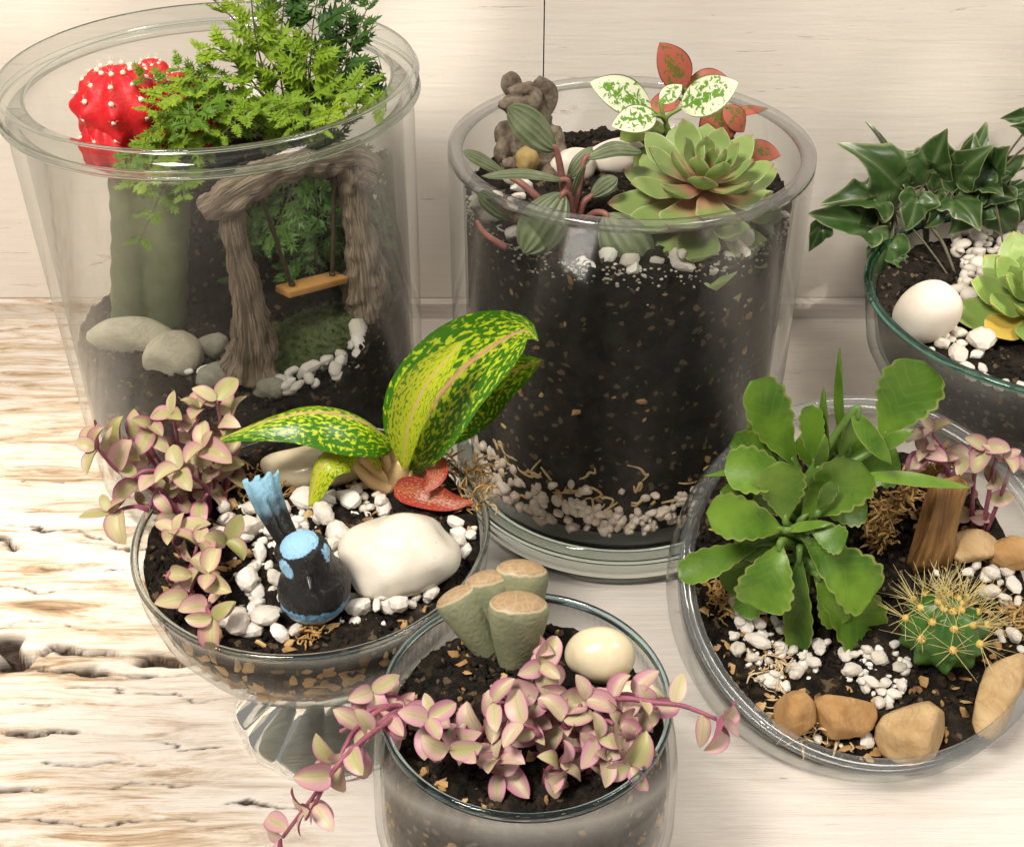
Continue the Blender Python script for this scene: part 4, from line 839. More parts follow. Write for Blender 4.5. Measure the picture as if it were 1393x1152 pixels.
plant(pr_, rb_, [((932, 122), (897, 58), 0, 0.002, 25, (0.25, -0.85, 0.35), 3), ((930, 128), (996, 112), 0.006, 0.006, 24, (0.2, -0.7, 0.7), 9), ((985, 140), (962, 205), 0.0, -0.006, 28, (0.2, -0.85, 0.5), 8), ((992, 158), (1045, 148), 0.002, 0.004, 9, (0, -0.4, 0.9), 3),
                 ((925, 135), (880, 150), 0.002, -0.002, 16, (0, -0.6, 0.8), 4), ((1005, 205), (1062, 212), -0.006, -0.012, 17, (0.1, -0.7, 0.7), 5), ((985, 145), (1012, 180), -0.002, -0.004, 17, (0.4, -0.8, 0.4), 4)], YR, PRD, GST, beta(0.7, 0.88), 0.0011, 0.1, fork=at_y(985, 165, YR), nu=16, nv=4)

# ------------------------------------------------------------------ houseleek rosettes
def m_rosette(name, base_c, mid_c, tip_c, edge_c):
    n = N(name); uv = n.sep(n.co('UV')); av = n.math('MULTIPLY', n.math('ABSOLUTE', n.math('SUBTRACT', uv[1], 0.5)), 2.0); u = n.math('ADD', uv[0], n.math('MULTIPLY', n.math('SUBTRACT', n.noise(n.co(), 60, 3), 0.5), 0.3))
    c = n.ramp(u, [(0.22, base_c), (0.58, mid_c), (0.9, mid_c), (1.0, tip_c)]); c = n.mix(n.math('MULTIPLY', n.rnd(), 0.5), c, tuple(x * 1.35 for x in mid_c)); c = n.mix(n.ramp(av, [(0.86, 0.0), (0.98, 0.8)]), c, edge_c)
    c = n.mix(n.ramp(n.noise(n.co(), 420, 3), [(0.66, 0.0), (0.74, 0.35)]), c, (0.12, 0.09, 0.05)); return n.done(c, 0.42, 0.45, sss=0.12)
SEMP = m_rosette('houseleek_skin', (0.50, 0.20, 0.16), (0.20, 0.28, 0.085), (0.24, 0.10, 0.06), (0.42, 0.48, 0.22))
def rosette(root, c, axis, R, nl, mat, seed, prof, wf=0.40, el0=84, el1=-12, th=0.0016, rise=0.25, mat2=None, lim=None):
    rg = random.Random(seed); axis = Vector(axis).normalized(); e1 = axis.orthogonal().normalized(); e2 = axis.cross(e1)
    for i in range(nl):
        f = (i + 0.5) / nl; a = i * 2.39996; el = math.radians(el0 + (el1 - el0) * f ** 0.75) + rg.gauss(0, 0.05); L = R * (0.28 + 0.72 * f ** 0.7) * rg.uniform(0.92, 1.08)
        rd = e1 * math.cos(a) + e2 * math.sin(a); d = rd * math.cos(el) + axis * math.sin(el); nr = (axis * math.cos(el) - rd * math.sin(el)); B = Vector(c) + axis * (R * rise * (1 - f)) + rd * (R * 0.06 * f + 0.001)
        T = B + d * L; o_ = put_leaf(root, [B, B + d * L * 0.35 - nr * L * 0.05, B + d * L * 0.7 - nr * L * 0.03, T + nr * L * 0.10], L * wf * (1 - 0.12 * f), nr, mat2 if (mat2 and rg.random() < 0.22 and f > 0.5) else mat, prof=prof, nu=14, nv=3, th=th * (0.5 + f * 0.5), cup=0.22)
        if lim:
            w0 = WL[root.name]
            for v in o_.data.vertices:
                q = Vector((v.co.x + w0.x - lim[0].x, v.co.y + w0.y - lim[0].y)); z_ = v.co.z + w0.z
                if q.length > lim[1]: q *= lim[1] / q.length; v.co.x = q.x + lim[0].x - w0.x; v.co.y = q.y + lim[0].y - w0.y
PRS = lambda u: (0.42 + 0.58 * min(1, u / 0.62) ** 1.2) * (1 if u < 0.62 else max(0.0, 1 - ((u - 0.62) / 0.38) ** 1.9) ** 0.72 * (1 - 0.0)) if u < 0.985 else 0.02
sc_ = at_y(953, 272, C2.y - 0.041); k = mpp(sc_)
hl = thing('houseleek', (sc_.x, sc_.y, z2(sc_.x, sc_.y)), 'green houseleek rosette with pink leaf bases in the straight jar', 'succulent')
v, f, _ = tube([Vector((sc_.x, sc_.y, z2(sc_.x, sc_.y) - 0.006)), sc_ + Vector((0, 0, 0.003))], [0.006, 0.004], 6, 10); ob('stem', v, f, RST, hl)
rosette(hl, sc_, (0.05, -0.20, 1), 148 * k, 50, SEMP, 8, PRS, 0.27, 80, -52, lim=(C2, R2 - 0.0088))
# straight jar pebbles: at the soil line and on the surface
Z2P = lambda x, y: z2(x, y) + 0.0005
b2 = bnd(C2, R2 - 0.0086)
rg = random.Random(7)
for i in range(42):
    a = math.radians(rg.uniform(188, 342)); sz = rg.uniform(0.0030, 0.0064); row = rg.random(); r = R2 - 0.0090 - sz * rg.uniform(0.9, 1.1) - (0.010 * rg.random() if row < 0.4 else 0); zz = z2(0, 0) + rg.uniform(-0.004, 0.003) + (0.004 if row > 0.7 else 0)
    M = Matrix.Translation((C2.x + r * math.cos(a), C2.y + r * math.sin(a), zz)) @ Matrix.Rotation(rg.uniform(0, 6), 4, 'Z') @ Matrix.Rotation(rg.uniform(-0.8, 0.8), 4, 'X') @ Matrix.Diagonal((sz * rg.uniform(0.9, 1.3), sz, sz * rg.uniform(0.8, 1.1), 1))
    inst('white_pebble', rg.choice(PV)[0], M, label='white pebble at the soil line against the straight jar glass', cat='pebble', group='white pebbles in the straight jar')
grit = []
for i in range(300):
    a = math.radians(rg.uniform(185, 345)); sz = rg.uniform(0.0004, 0.0011); r = R2 - 0.0090; zz = z2(0, 0) - abs(rg.gauss(0, 0.006)) + 0.002
    grit.append((ICO[1][0] * sz * np.array((1, 1, 0.7)) + np.array((C2.x + r * math.cos(a), C2.y + r * math.sin(a), zz)), ICO[1][1]))
V, F = join(grit); ob('pale_grit', V, F, m_simple('dull_grit', (0.35, 0.30, 0.24), (0.6, 0.55, 0.47), 300), label='fine pale grit along the soil line of the straight jar', cat='grit', kind='stuff')
pebbles([[(640, 262), (720, 255), (745, 290), (700, 300), (650, 300)]], lambda x, y: z2(x, y) + 0.0005, 10, (0.0075, 0.0115), 'white pebble heaped beside the gargoyle in the straight jar', 'white pebbles beside the gargoyle', 8, pile=0.5, bound=b2)
# drainage layer at the foot of the jar: gravel pressed to the glass
rg = random.Random(31); parts = []
for _ in range(300):
    a = rg.uniform(math.pi * 0.95, 2.05 * math.pi); zz = rg.triangular(0.030, 0.062, 0.036); s = rg.uniform(0.0022, 0.0048); r = R2 - 0.0088 - s * 0.35; me, Vp, Fp = rg.choice(PV)
    from mathutils import Euler
    Rm = np.array(Euler((rg.uniform(0, 6), rg.uniform(0, 6), rg.uniform(0, 6))).to_matrix()); parts.append((Vp * s @ Rm.T + np.array((C2.x + r * math.cos(a), C2.y + r * math.sin(a), zz)), Fp))
V, F = join(parts); ob('drainage_gravel', V, F, m_simple('dusty_gravel', (0.50, 0.40, 0.32), (0.66, 0.58, 0.50), 120, 0.8, 0.0008), label='dusty pinkish gravel layer at the foot of the straight jar', cat='gravel', kind='stuff')
parts = []
for _ in range(46):
    a = rg.uniform(math.pi, 2 * math.pi); zz = rg.uniform(0.046, 0.068); r = R2 - 0.0090; pts = [Vector((C2.x + r * math.cos(a), C2.y + r * math.sin(a), zz))]
    for q in range(4): a += rg.gauss(0, 0.05); zz += rg.gauss(0, 0.003); pts.append(Vector((C2.x + r * math.cos(a), C2.y + r * math.sin(a), zz)))
    v, f, _ = tube(pts, [0.0005, 0.0009, 0.0004], 14, 5); parts.append((v, f))
V, F = join(parts); STRAW = m_simple('dry_moss', (0.42, 0.27, 0.11), (0.62, 0.46, 0.24), 150, 0.85, 0.0005); ob('dried_moss', V, F, STRAW, label='tangle of dried moss above the gravel in the straight jar', cat='moss', kind='stuff')

# ------------------------------------------------------------------ footed bowl: fairy wren figurine
bp = hit(427, 842, z3); bk = mpp(bp) * 100
wren = thing('bird_figurine', tuple(bp), 'small painted bird figurine with pale blue cap and cocked tail', 'figurine')
def bc(px, py, dy=0.0): return at_y(px, py, bp.y + dy)
def bcm(px, py, dy=0.0): return tuple(bc(px, py, dy) * 100)
els = [(bcm(427, 806, 0.003), 47 * bk, (1, 1, 0.92)), (bcm(428, 790, 0.002), 44 * bk, (1, 1, 0.95)), (bcm(414, 754, 0.001), 35 * bk, (1.05, 1.0, 1.0)), (bcm(392, 748, 0.018), 20 * bk, (1, 1.2, 1))]
V, F = meta(els, 0.055)
V = V + 0.00025 * fbm(V * 700, 3, 3)[:, None]
def proj(V):
    d = V - np.array(CAMP); z = d @ np.array(FWD); return CX + FPX * d[:, 0] / z, CY - FPX * (d @ np.array(UPV)) / z
hc = np.array(bc(414, 757, 0.001)); rel = V - hc; rel = rel / np.linalg.norm(rel, axis=1)[:, None]
nz = 0.10 * fbm(V * 260, 3, 9)
BLK, BLU, SKY, GRY, BRN = (0.010, 0.010, 0.012), (0.16, 0.38, 0.62), (0.30, 0.56, 0.80), (0.40, 0.42, 0.42), (0.22, 0.11, 0.07)
col = np.tile(np.array(BLK), (len(V), 1)); zl = (V[:, 2] - bp.z) / 0.01 + nz * 0.9
col[zl < 1.32] = BLU; col[zl < 0.85] = GRY
def patch(dirv, ang, c):
    d = np.array(Vector(dirv).normalized()); m = (rel @ d + nz * 0.5) > math.cos(math.radians(ang)); m &= (V[:, 2] > hc[2] - 0.007); col[m] = c
patch((-0.20, -0.10, 1.0), 47, SKY); patch((-0.70, -0.75, -0.02), 24, SKY); patch((0.85, -0.25, 0.38), 17, SKY); patch((-0.98, 0.1, -0.55), 26, BRN)
pt = N('figurine_paint'); at = pt.new('ShaderNodeAttribute'); at.attribute_name = 'paint'; pt.bump(pt.noise(pt.mapping(pt.co(), (1, 1, 0.35)), 620, 5, 0.65), 0.0012, 0.8); PAINT = pt.done(pt.mix(pt.ramp(pt.noise(pt.co(), 420, 5, 0.7), [(0.60, 0.0), (0.72, 0.30)]), at.outputs[0], (0.30, 0.30, 0.29)), 0.38, 0.5)
ob('body', V, F, PAINT, wren, col=col)
Vt, Ft, UVt, MIt = leaf([bc(398, 745, 0.014), bc(378, 708, 0.020), bc(364, 678, 0.025), bc(355, 648, 0.029)], 25 * bk * 0.01, (0.35, -0.8, 0.35), prof=lambda u: 0.60 + 0.42 * u, th=0.0022, cup=-0.18, nu=30, nv=8)
uu = np.array(UVt)[:, 0] + 0.10 * fbm(Vt * 300, 2, 4); k_ = np.clip((uu - 0.40) / 0.45, 0, 1)[:, None]; Vt[:, 2] += (np.array(UVt)[:, 0] > 0.99) * 0.0012 * np.sin(np.array(UVt)[:, 1] * 20)
Vt = Vt + 0.0003 * np.sin(np.array(UVt)[:, 1] * 60)[:, None]
nt = len(Vt) // 2; m = 17; Fe = [(30 * m - m + j, 30 * m - m + j + 1, nt + 30 * m - m + j + 1, nt + 30 * m - m + j) for j in range(m - 1)]
ob('tail', Vt, Ft + Fe, PAINT, wren, col=np.array(BLK) * (1 - k_) + np.array((0.26, 0.50, 0.66)) * k_)
BKM = m_simple('black_gloss', (0.008, 0.008, 0.009), (0.02, 0.02, 0.02), 100, 0.25, 0)
hv = Vector(hc); fd = Vector((0.22, -0.80, -0.25)).normalized(); b0 = hv + fd * (28 * bk * 0.01)
v, f, _ = tube([b0, b0 + fd * 0.0035, b0 + fd * 0.0075], [0.0019, 0.0014, 0.0003], 8, 8); ob('beak', v, f, BKM, wren)
for s_ in (-1, 1):
    e = hv + (Vector((0.22, -0.80, 0.22)).normalized() + Vector((0.96, 0.25, 0)) * s_ * 0.55).normalized() * (30 * bk * 0.01); V, F = stone(e, (0.0011, 0.0011, 0.0011), 2, 0); ob('eye', V, F, BKM, wren)

# ------------------------------------------------------------------ footed bowl: speckled aglaonema
def m_agl(name, dark, light, rib, thr):
    n = N(name); uv = n.sep(n.co('UV')); av = n.math('MULTIPLY', n.math('ABSOLUTE', n.math('SUBTRACT', uv[1], 0.5)), 2.0)
    st = n.mapping(n.co('UV'), (30, 24, 1)); t = n.noise(st, 1.0, 2, 0.5, 0.2); t = n.math('ADD', t, n.math('MULTIPLY', n.math('SUBTRACT', 0.5, av), 0.12)); c = n.mix(n.ramp(t, [(thr - 0.02, 0.0), (thr + 0.07, 1.0)]), dark, light)
    c = n.mix(n.ramp(n.math('ADD', av, n.math('MULTIPLY', n.noise(st, 2.0, 2), 0.10)), [(0.07, 0.9), (0.14, 0.0)]), c, rib)
    n.bump(n.noise(st, 0.6, 3), 0.001, 0.3); return n.done(c, 0.30, 0.5, trans=0.25)
AGD = m_agl('aglaonema_leaf', (0.05, 0.20, 0.008), (0.58, 0.72, 0.03), (0.72, 0.40, 0.22), 0.52); AGL = m_agl('aglaonema_pale', (0.13, 0.28, 0.01), (0.55, 0.62, 0.03), (0.75, 0.45, 0.25), 0.40)
AGU = m_leaf('aglaonema_under', (0.28, 0.40, 0.02), (0.45, 0.52, 0.04), midrib=(0.66, 0.48, 0.24), trans=0.25); AGR = m_agl('aglaonema_red', (0.42, 0.045, 0.04), (0.44, 0.38, 0.10), (0.50, 0.05, 0.05), 0.56)
PET = m_simple('pale_petiole', (0.62, 0.48, 0.20), (0.66, 0.40, 0.24), 80, 0.4, 0)
ab = hit(540, 662, z3); YA_ = ab.y
agl = thing('aglaonema_plant', tuple(ab), 'yellow speckled aglaonema with pink midribs behind the white stone', 'plant')
def lf(pts, hw, nr, mats, **k):
    P = [at_y(x, y, YA_ + d) for x, y, d in pts]; put_leaf(agl, P, hw * mpp(P[0]), Vector(nr).normalized(), mats, **k)
AV = beta(0.62, 0.75)
lf([(538, 606, 0.0), (490, 574, -0.004), (430, 562, -0.008), (365, 574, -0.012), (285, 603, -0.016)], 48, (-0.1, -0.05, 1), [AGD, AGU], prof=beta(0.62, 1.15), nu=30, nv=6, cup=-0.55, wave=0.03)
lf([(552, 640, 0.002), (568, 592, 0.003), (592, 548, 0.004), (632, 500, 0.003), (682, 464, -0.002), (716, 450, -0.008), (732, 464, -0.013)], 66, (-0.62, -0.70, 0.30), [AGD, AGU], prof=beta(0.72, 1.35), nu=34, nv=7, cup=0.28, wave=0.03)
lf([(550, 640, -0.008), (556, 585, -0.010), (580, 525, -0.012), (632, 462, -0.010)], 30, (-0.6, -0.8, 0.3), [AGL, AGU], prof=beta(0.9, 0.9), nu=24, nv=5, cup=0.5)
lf([(572, 606, 0.014), (615, 560, 0.018), (665, 520, 0.016), (737, 489, 0.008)], 46, (0.35, -0.62, 0.70), [AGD, AGU], prof=beta(0.7, 0.85), nu=28, nv=6, cup=0.15, tw=0.2)
lf([(520, 640, -0.004), (480, 618, -0.010), (440, 632, -0.018), (420, 690, -0.026)], 24, (-0.5, -0.5, 0.7), [AGL, AGU], prof=beta(0.7, 0.6), nu=22, nv=5, cup=-0.4)
lf([(536, 664, -0.008), (570, 670, -0.014), (610, 682, -0.018), (648, 684, -0.020)], 20, (0.1, -0.75, 0.65), [AGR, AGR], prof=beta(0.6, 1.15), nu=18, nv=5, cup=0.45, wave=0.08)
lf([(592, 626, -0.004), (594, 646, -0.012), (576, 674, -0.020)], 16, (-0.1, -0.8, 0.6), [AGR, AGR], prof=beta(0.6, 1.1), nu=14, nv=4, cup=0.45)
for q in ([(540, 665, 0), (528, 630, 0), (520, 606, 0.0), (505, 585, -0.002)], [(545, 668, 0), (550, 635, 0.001), (560, 600, 0.003)], [(538, 668, -0.002), (510, 640, -0.003), (488, 620, -0.009)], [(550, 668, 0.004), (565, 630, 0.010), (580, 598, 0.014)], [(530, 666, -0.004), (505, 655, -0.006), (478, 628, -0.010)], [(548, 660, 0.0), (585, 630, -0.003), (590, 640, -0.008)], [(545, 670, 0.002), (540, 640, 0.0), (536, 600, 0.0)]):
    v, f, _ = tube([at_y(x, y, YA_ + d) for x, y, d in q], [0.0034, 0.0028, 0.0020], 14, 9); ob('petiole', v, f, PET, agl)
v, f, _ = tube([ab - Vector((0, 0, 0.005)), at_y(542, 640, YA_), at_y(548, 625, YA_)], [0.0060, 0.0055, 0.0035], 10, 12); ob('stem', v, f, PET, agl)

# ------------------------------------------------------------------ pink trailing plants
def m_vine(name, g1, g2, p1, p2, lo, hi):
    n = N(name); uv = n.sep(n.co('UV')); av = n.math('MULTIPLY', n.math('ABSOLUTE', n.math('SUBTRACT', uv[1], 0.5)), 2.0)
    r = n.rnd(); gn = n.mix(r, g1, g2); pk = n.mix(n.math('FRACT', n.math('MULTIPLY', r, 7.3)), p1, p2)
    st = n.ramp(n.math('ADD', n.math('ADD', av, n.math('MULTIPLY', n.math('SUBTRACT', n.math('FRACT', n.math('MULTIPLY', r, 3.7)), 0.5), 0.7)), n.math('MULTIPLY', n.noise(n.mapping(n.co('UV'), (2, 14, 1)), 2.0, 3), 0.35)), [(lo, 1.0), ((lo + hi) / 2, 0.45), (hi, 0.0)])
    c = n.mix(st, pk, gn); c = n.mix(n.ramp(av, [(0.0, 0.5), (0.07, 0.0)]), c, (0.30, 0.31, 0.12)); c = n.mix(n.ramp(av, [(0.84, 0.0), (1.0, 0.75)]), c, (0.38, 0.11, 0.20))
    return n.done(c, 0.42, 0.4, trans=0.18)
CALG = m_vine('turtle_vine_olive', (0.40, 0.40, 0.15), (0.60, 0.52, 0.30), (0.50, 0.24, 0.24), (0.66, 0.44, 0.38), 0.50, 1.15); CALP = m_vine('turtle_vine_pink', (0.46, 0.44, 0.20), (0.60, 0.50, 0.34), (0.50, 0.22, 0.30), (0.70, 0.46, 0.44), 0.36, 1.0)
CALU = m_leaf('turtle_vine_under', (0.40, 0.10, 0.20), (0.52, 0.20, 0.28), trans=0.18); CST_ = m_simple('purple_stem', (0.22, 0.05, 0.10), (0.36, 0.13, 0.17), 160, 0.45, 0)
CALV = {}
for key, mt in (('g', CALG), ('p', CALP)):
    CALV[key] = []
    for k in range(8):
        V, F, UV, MI = leaf([(0, 0, 0), (0, 0.35, 0.04 + 0.02 * (k % 3)), (0, 0.7, 0.03), (0, 1, -0.04 - 0.05 * (k % 5))], 0.27 + 0.03 * (k % 4), (0, 0, 1), prof=beta(0.6, 0.85), nu=12, nv=3, th=0.014, cup=(0.15, 0.55, 0.3, 0.8)[k % 4]); me = mesh('leaf', V, F, UV, True, MI); me.materials.append(mt); me.materials.append(CALU); CALV[key].append(me)
def vine(root, pts, seed, L=0.0125, key='g', rosette_=True, first=0.15, step=0.0100, nb=(0, -0.55, 0.8)):
    rg = random.Random(seed); n_ = 40; P = catmull(pts, n_); v, f, _ = tube(pts, [0.0012, 0.00095, 0.0007], 20, 6); ob('stem', v, f, CST_, root)
    acc = 0; sg = 1; ln = sum((P[i + 1] - P[i]).length for i in range(n_ - 1)); run = 0
    for i in range(n_ - 1):
        seg = (P[i + 1] - P[i]).length; acc += seg; run += seg
        if run / ln < first or acc < step: continue
        acc = 0; sg = -sg; t = (P[i + 1] - P[i]).normalized(); nr = (Vector(nb) + Vector((rg.gauss(0, 0.35), rg.gauss(0, 0.3), rg.gauss(0, 0.25)))).normalized(); sd = t.cross(nr).normalized()
        d = (t * rg.uniform(0.15, 0.6) + sd * sg + nr * rg.uniform(-0.1, 0.35)).normalized(); inst('leaf', rg.choice(CALV[key]), frame_mtx(P[i], d, nr, L * rg.uniform(0.65, 1.35)), root)
    if rosette_ and rg.random() < 0.8:
        t = (P[-1] - P[-3]).normalized(); ax_ = (t * 0.8 + Vector((rg.gauss(0, 0.45), -0.4 + rg.gauss(0, 0.4), 0.6))).normalized(); e1 = ax_.orthogonal().normalized(); e2 = ax_.cross(e1); a0 = rg.uniform(0, 6)
        for j in range(rg.choice((2, 3, 4, 4))):
            a = a0 + j * 2.4 + rg.gauss(0, 0.3); rd = e1 * math.cos(a) + e2 * math.sin(a); el = 0.1 + 0.18 * j; d = rd * math.cos(el) + ax_ * math.sin(el); inst('leaf', rg.choice(CALV[key]), frame_mtx(P[-1] + ax_ * 0.0006 * j, d, ax_ * math.cos(el) - rd * math.sin(el), L * (1.2 - 0.14 * j) * rg.uniform(0.9, 1.1)), root)
def vines(label, base, zf, stems, seed, L, key='g'):
    b = hit(*base, zf); root = thing('trailing_plant', tuple(b), label, 'plant')
    for i, s in enumerate(stems[:5] if seed == 500 else stems):
        pts = []
        for j, q in enumerate(s):
            x, y, d = q; pts.append(hit(x, y, zf) - Vector((0, 0, 0.002)) if d is None else hit(x, y, lambda a_, b_: zf(a_, b_) + d - 1) if d > 0.5 else at_y(x, y, b.y + d))
        vine(root, pts, seed + i, L, key)
    return root
vines('pinkish green trailing plant spilling over the footed bowl edge', (270, 690), z3, [
    [(250, 700, None), (200, 660, -0.010), (160, 640, -0.014), (135, 612, -0.018)], [(245, 705, None), (210, 690, -0.012), (175, 690, -0.018), (150, 700, -0.022)], [(250, 700, None), (215, 640, 0.0), (185, 600, 0.002), (165, 600, 0.0)],
    [(260, 690, None), (225, 640, 0.004), (200, 600, 0.006), (205, 580, 0.006)], [(265, 690, None), (245, 630, 0.008), (240, 590, 0.008), (235, 565, 0.006)], [(280, 685, None), (270, 630, 0.010), (262, 590, 0.012), (272, 560, 0.012)],
    [(290, 680, None), (295, 620, 0.012), (300, 580, 0.014), (295, 545, 0.012)], [(300, 670, None), (315, 620, 0.014), (320, 590, 0.016), (318, 568, 0.016)], [(280, 690, None), (285, 650, 0.0), (290, 625, -0.002), (278, 610, -0.004)],
    [(285, 700, None), (282, 665, -0.006), (262, 650, -0.010), (245, 640, -0.012)], [(265, 710, None), (225, 650, -0.010), (200, 640, -0.014), (180, 650, -0.016)], [(260, 715, None), (230, 680, -0.014), (215, 665, -0.016), (205, 690, -0.018)],
    [(260, 715, None), (262, 690, -0.012), (275, 680, -0.016), (282, 672, -0.018)], [(255, 780, None), (262, 765, 1.006), (266, 752, 1.013), (268, 742, 1.016)], [(275, 800, None), (280, 795, 1.008), (286, 790, 1.014), (284, 782, 1.017)], [(280, 815, None), (285, 822, 1.008), (282, 828, 1.012), (290, 840, 1.014)], [(240, 790, None), (232, 790, 1.007), (228, 785, 1.012), (232, 776, 1.013)], [(262, 800, None), (260, 810, 1.008), (258, 818, 1.010), (262, 830, 1.012)], [(290, 760, None), (296, 748, 1.007), (300, 742, 1.012), (306, 738, 1.013)], [(250, 755, None), (240, 742, 1.008), (236, 735, 1.012), (240, 728, 1.016)],
     [(300, 700, None), (310, 660, 0.004), (320, 640, 0.004), (305, 632, 0.002)], [(320, 780, None), (324, 765, -0.012), (325, 755, -0.012), (325, 745, -0.012)]], 300, 0.0114)
vines('pink trailing plant draped over the round glass rim', (730, 1010), z4, [
    [(600, 960, None), (540, 968, 0.0), (500, 1000, -0.016), (470, 1030, -0.026), (440, 1065, -0.032), (385, 1138, -0.040)], [(600, 965, None), (545, 972, -0.001), (505, 998, -0.017), (478, 1020, -0.026), (452, 1050, -0.032), (425, 1100, -0.037)], [(595, 955, None), (530, 962, 0.002), (490, 985, -0.010), (472, 1010, -0.018), (460, 1035, -0.024)], [(600, 960, None), (540, 960, 0.004), (505, 965, -0.002), (480, 985, -0.008), (462, 995, -0.010)], [(610, 980, None), (590, 985, -0.008), (580, 985, -0.012), (582, 978, -0.014)],
    [(640, 1000, None), (640, 1010, -0.012), (630, 1015, -0.018), (610, 1020, -0.022)], [(740, 930, None), (738, 905, 0.010), (735, 885, 0.012), (738, 868, 0.013)], [(745, 950, None), (735, 930, 0.004), (732, 915, 0.005), (735, 905, 0.005)], [(700, 980, None), (715, 965, 0.0), (725, 960, -0.002), (730, 950, -0.002)],
    [(760, 985, None), (775, 970, -0.002), (785, 965, -0.004), (790, 958, -0.004)], [(790, 1000, None), (810, 985, -0.006), (825, 980, -0.008), (835, 985, -0.010)], [(800, 1010, None), (830, 1010, -0.010), (850, 1020, -0.014), (858, 1050, -0.018)], [(790, 960, None), (840, 950, 0.0), (890, 955, -0.004), (930, 960, -0.006), (975, 978, -0.010)],
    [(800, 960, None), (845, 945, 0.006), (870, 950, 0.004), (895, 965, 0.000)], [(720, 1020, None), (745, 1030, -0.012), (760, 1040, -0.016), (770, 1050, -0.018)], [(690, 1030, None), (690, 1045, -0.014), (685, 1048, -0.016), (678, 1050, -0.018)], [(760, 1010, None), (790, 1020, -0.010), (800, 1010, -0.012), (812, 1005, -0.014)],
    [(560, 965, None), (535, 945, 0.010), (520, 950, 0.008), (505, 940, 0.006)], [(820, 970, None), (850, 975, -0.006), (870, 990, -0.010), (865, 1000, -0.012)], [(720, 970, None), (690, 965, -0.004), (680, 960, -0.006), (672, 955, -0.006)], [(810, 985, None), (780, 1000, -0.008), (770, 990, -0.010), (765, 980, -0.010)], [(745, 985, None), (735, 1000, -0.012), (725, 990, -0.013), (712, 985, -0.014)],
    [(600, 1000, None), (606, 990, 1.007), (600, 982, 1.013), (592, 975, 1.016)], [(620, 1020, None), (622, 1012, 1.008), (628, 1005, 1.014), (622, 1000, 1.017)], [(650, 1010, None), (655, 1000, 1.008), (660, 988, 1.014), (668, 980, 1.017)], [(690, 1060, None), (690, 1048, 1.007), (686, 1040, 1.011), (678, 1036, 1.012)], [(740, 1065, None), (744, 1050, 1.007), (750, 1042, 1.012), (758, 1040, 1.013)], [(800, 1050, None), (804, 1035, 1.008), (812, 1028, 1.013), (820, 1030, 1.014)], [(840, 1030, None), (845, 1020, 1.008), (852, 1024, 1.013), (858, 1040, 1.013)], [(700, 1015, None), (706, 1000, 1.010), (712, 985, 1.018), (716, 975, 1.022)], [(780, 990, None), (786, 975, 1.012), (790, 962, 1.020), (796, 952, 1.024)], [(850, 985, None), (860, 970, 1.010), (870, 962, 1.016), (884, 960, 1.018)], [(820, 1000, None), (826, 988, 1.010), (834, 978, 1.016), (842, 975, 1.018)]], 400, 0.0100, 'p')
vines('little purplish trailing plant behind the wood chip', (1325, 715), z5, [
    [(1337, 722, None), (1350, 645, -0.004), (1355, 620, -0.003), (1340, 610, -0.002)], [(1342, 722, None), (1370, 650, -0.004), (1372, 630, -0.005), (1365, 625, -0.006)], [(1322, 717, None), (1325, 650, -0.002), (1330, 635, -0.002), (1320, 625, -0.002)], [(1292, 702, None), (1285, 620, -0.002), (1275, 600, -0.002), (1268, 590, -0.002)], [(1282, 702, None), (1290, 640, -0.001), (1265, 625, -0.002), (1258, 618, -0.003)],
    [(1352, 722, None), (1365, 670, -0.007), (1362, 668, -0.008), (1352, 660, -0.009)], [(1367, 722, None), (1388, 660, -0.004), (1388, 650, -0.004), (1388, 640, -0.004)], [(1302, 712, None), (1315, 660, -0.005), (1312, 662, -0.005), (1305, 668, -0.006)]], 500, 0.0105, 'p')

# ------------------------------------------------------------------ round glass: living stones
n = N('living_stone_skin'); uv = n.sep(n.co('UV')); u = n.math('ADD', uv[0], n.math('MULTIPLY', n.math('SUBTRACT', n.noise(n.co(), 330, 2), 0.5), 0.10))
body = n.mix(n.ramp(n.noise(n.co(), 90, 4), [(0.3, 0.0), (0.7, 1.0)]), (0.21, 0.23, 0.14), (0.33, 0.34, 0.21)); top = n.mix(n.ramp(n.voro(n.co(), 330, 'DISTANCE_TO_EDGE'), [(0.02, 1.0), (0.14, 0.0)]), (0.35, 0.23, 0.13), (0.40, 0.29, 0.17))
c = n.mix(n.ramp(u, [(0.57, 0.0), (0.60, 1.0)]), body, (0.50, 0.42, 0.26)); c = n.mix(n.ramp(u, [(0.62, 0.0), (0.65, 1.0)]), c, top); n.bump(n.voro(n.co(), 330, 'DISTANCE_TO_EDGE'), 0.0008, 0.35); LITH = n.done(c, 0.5, 0.4, sss=0.1)
lb = hit(690, 895, z4)
lith = thing('living_stones', tuple(lb), 'cluster of four brown topped living stone succulents', 'succulent')
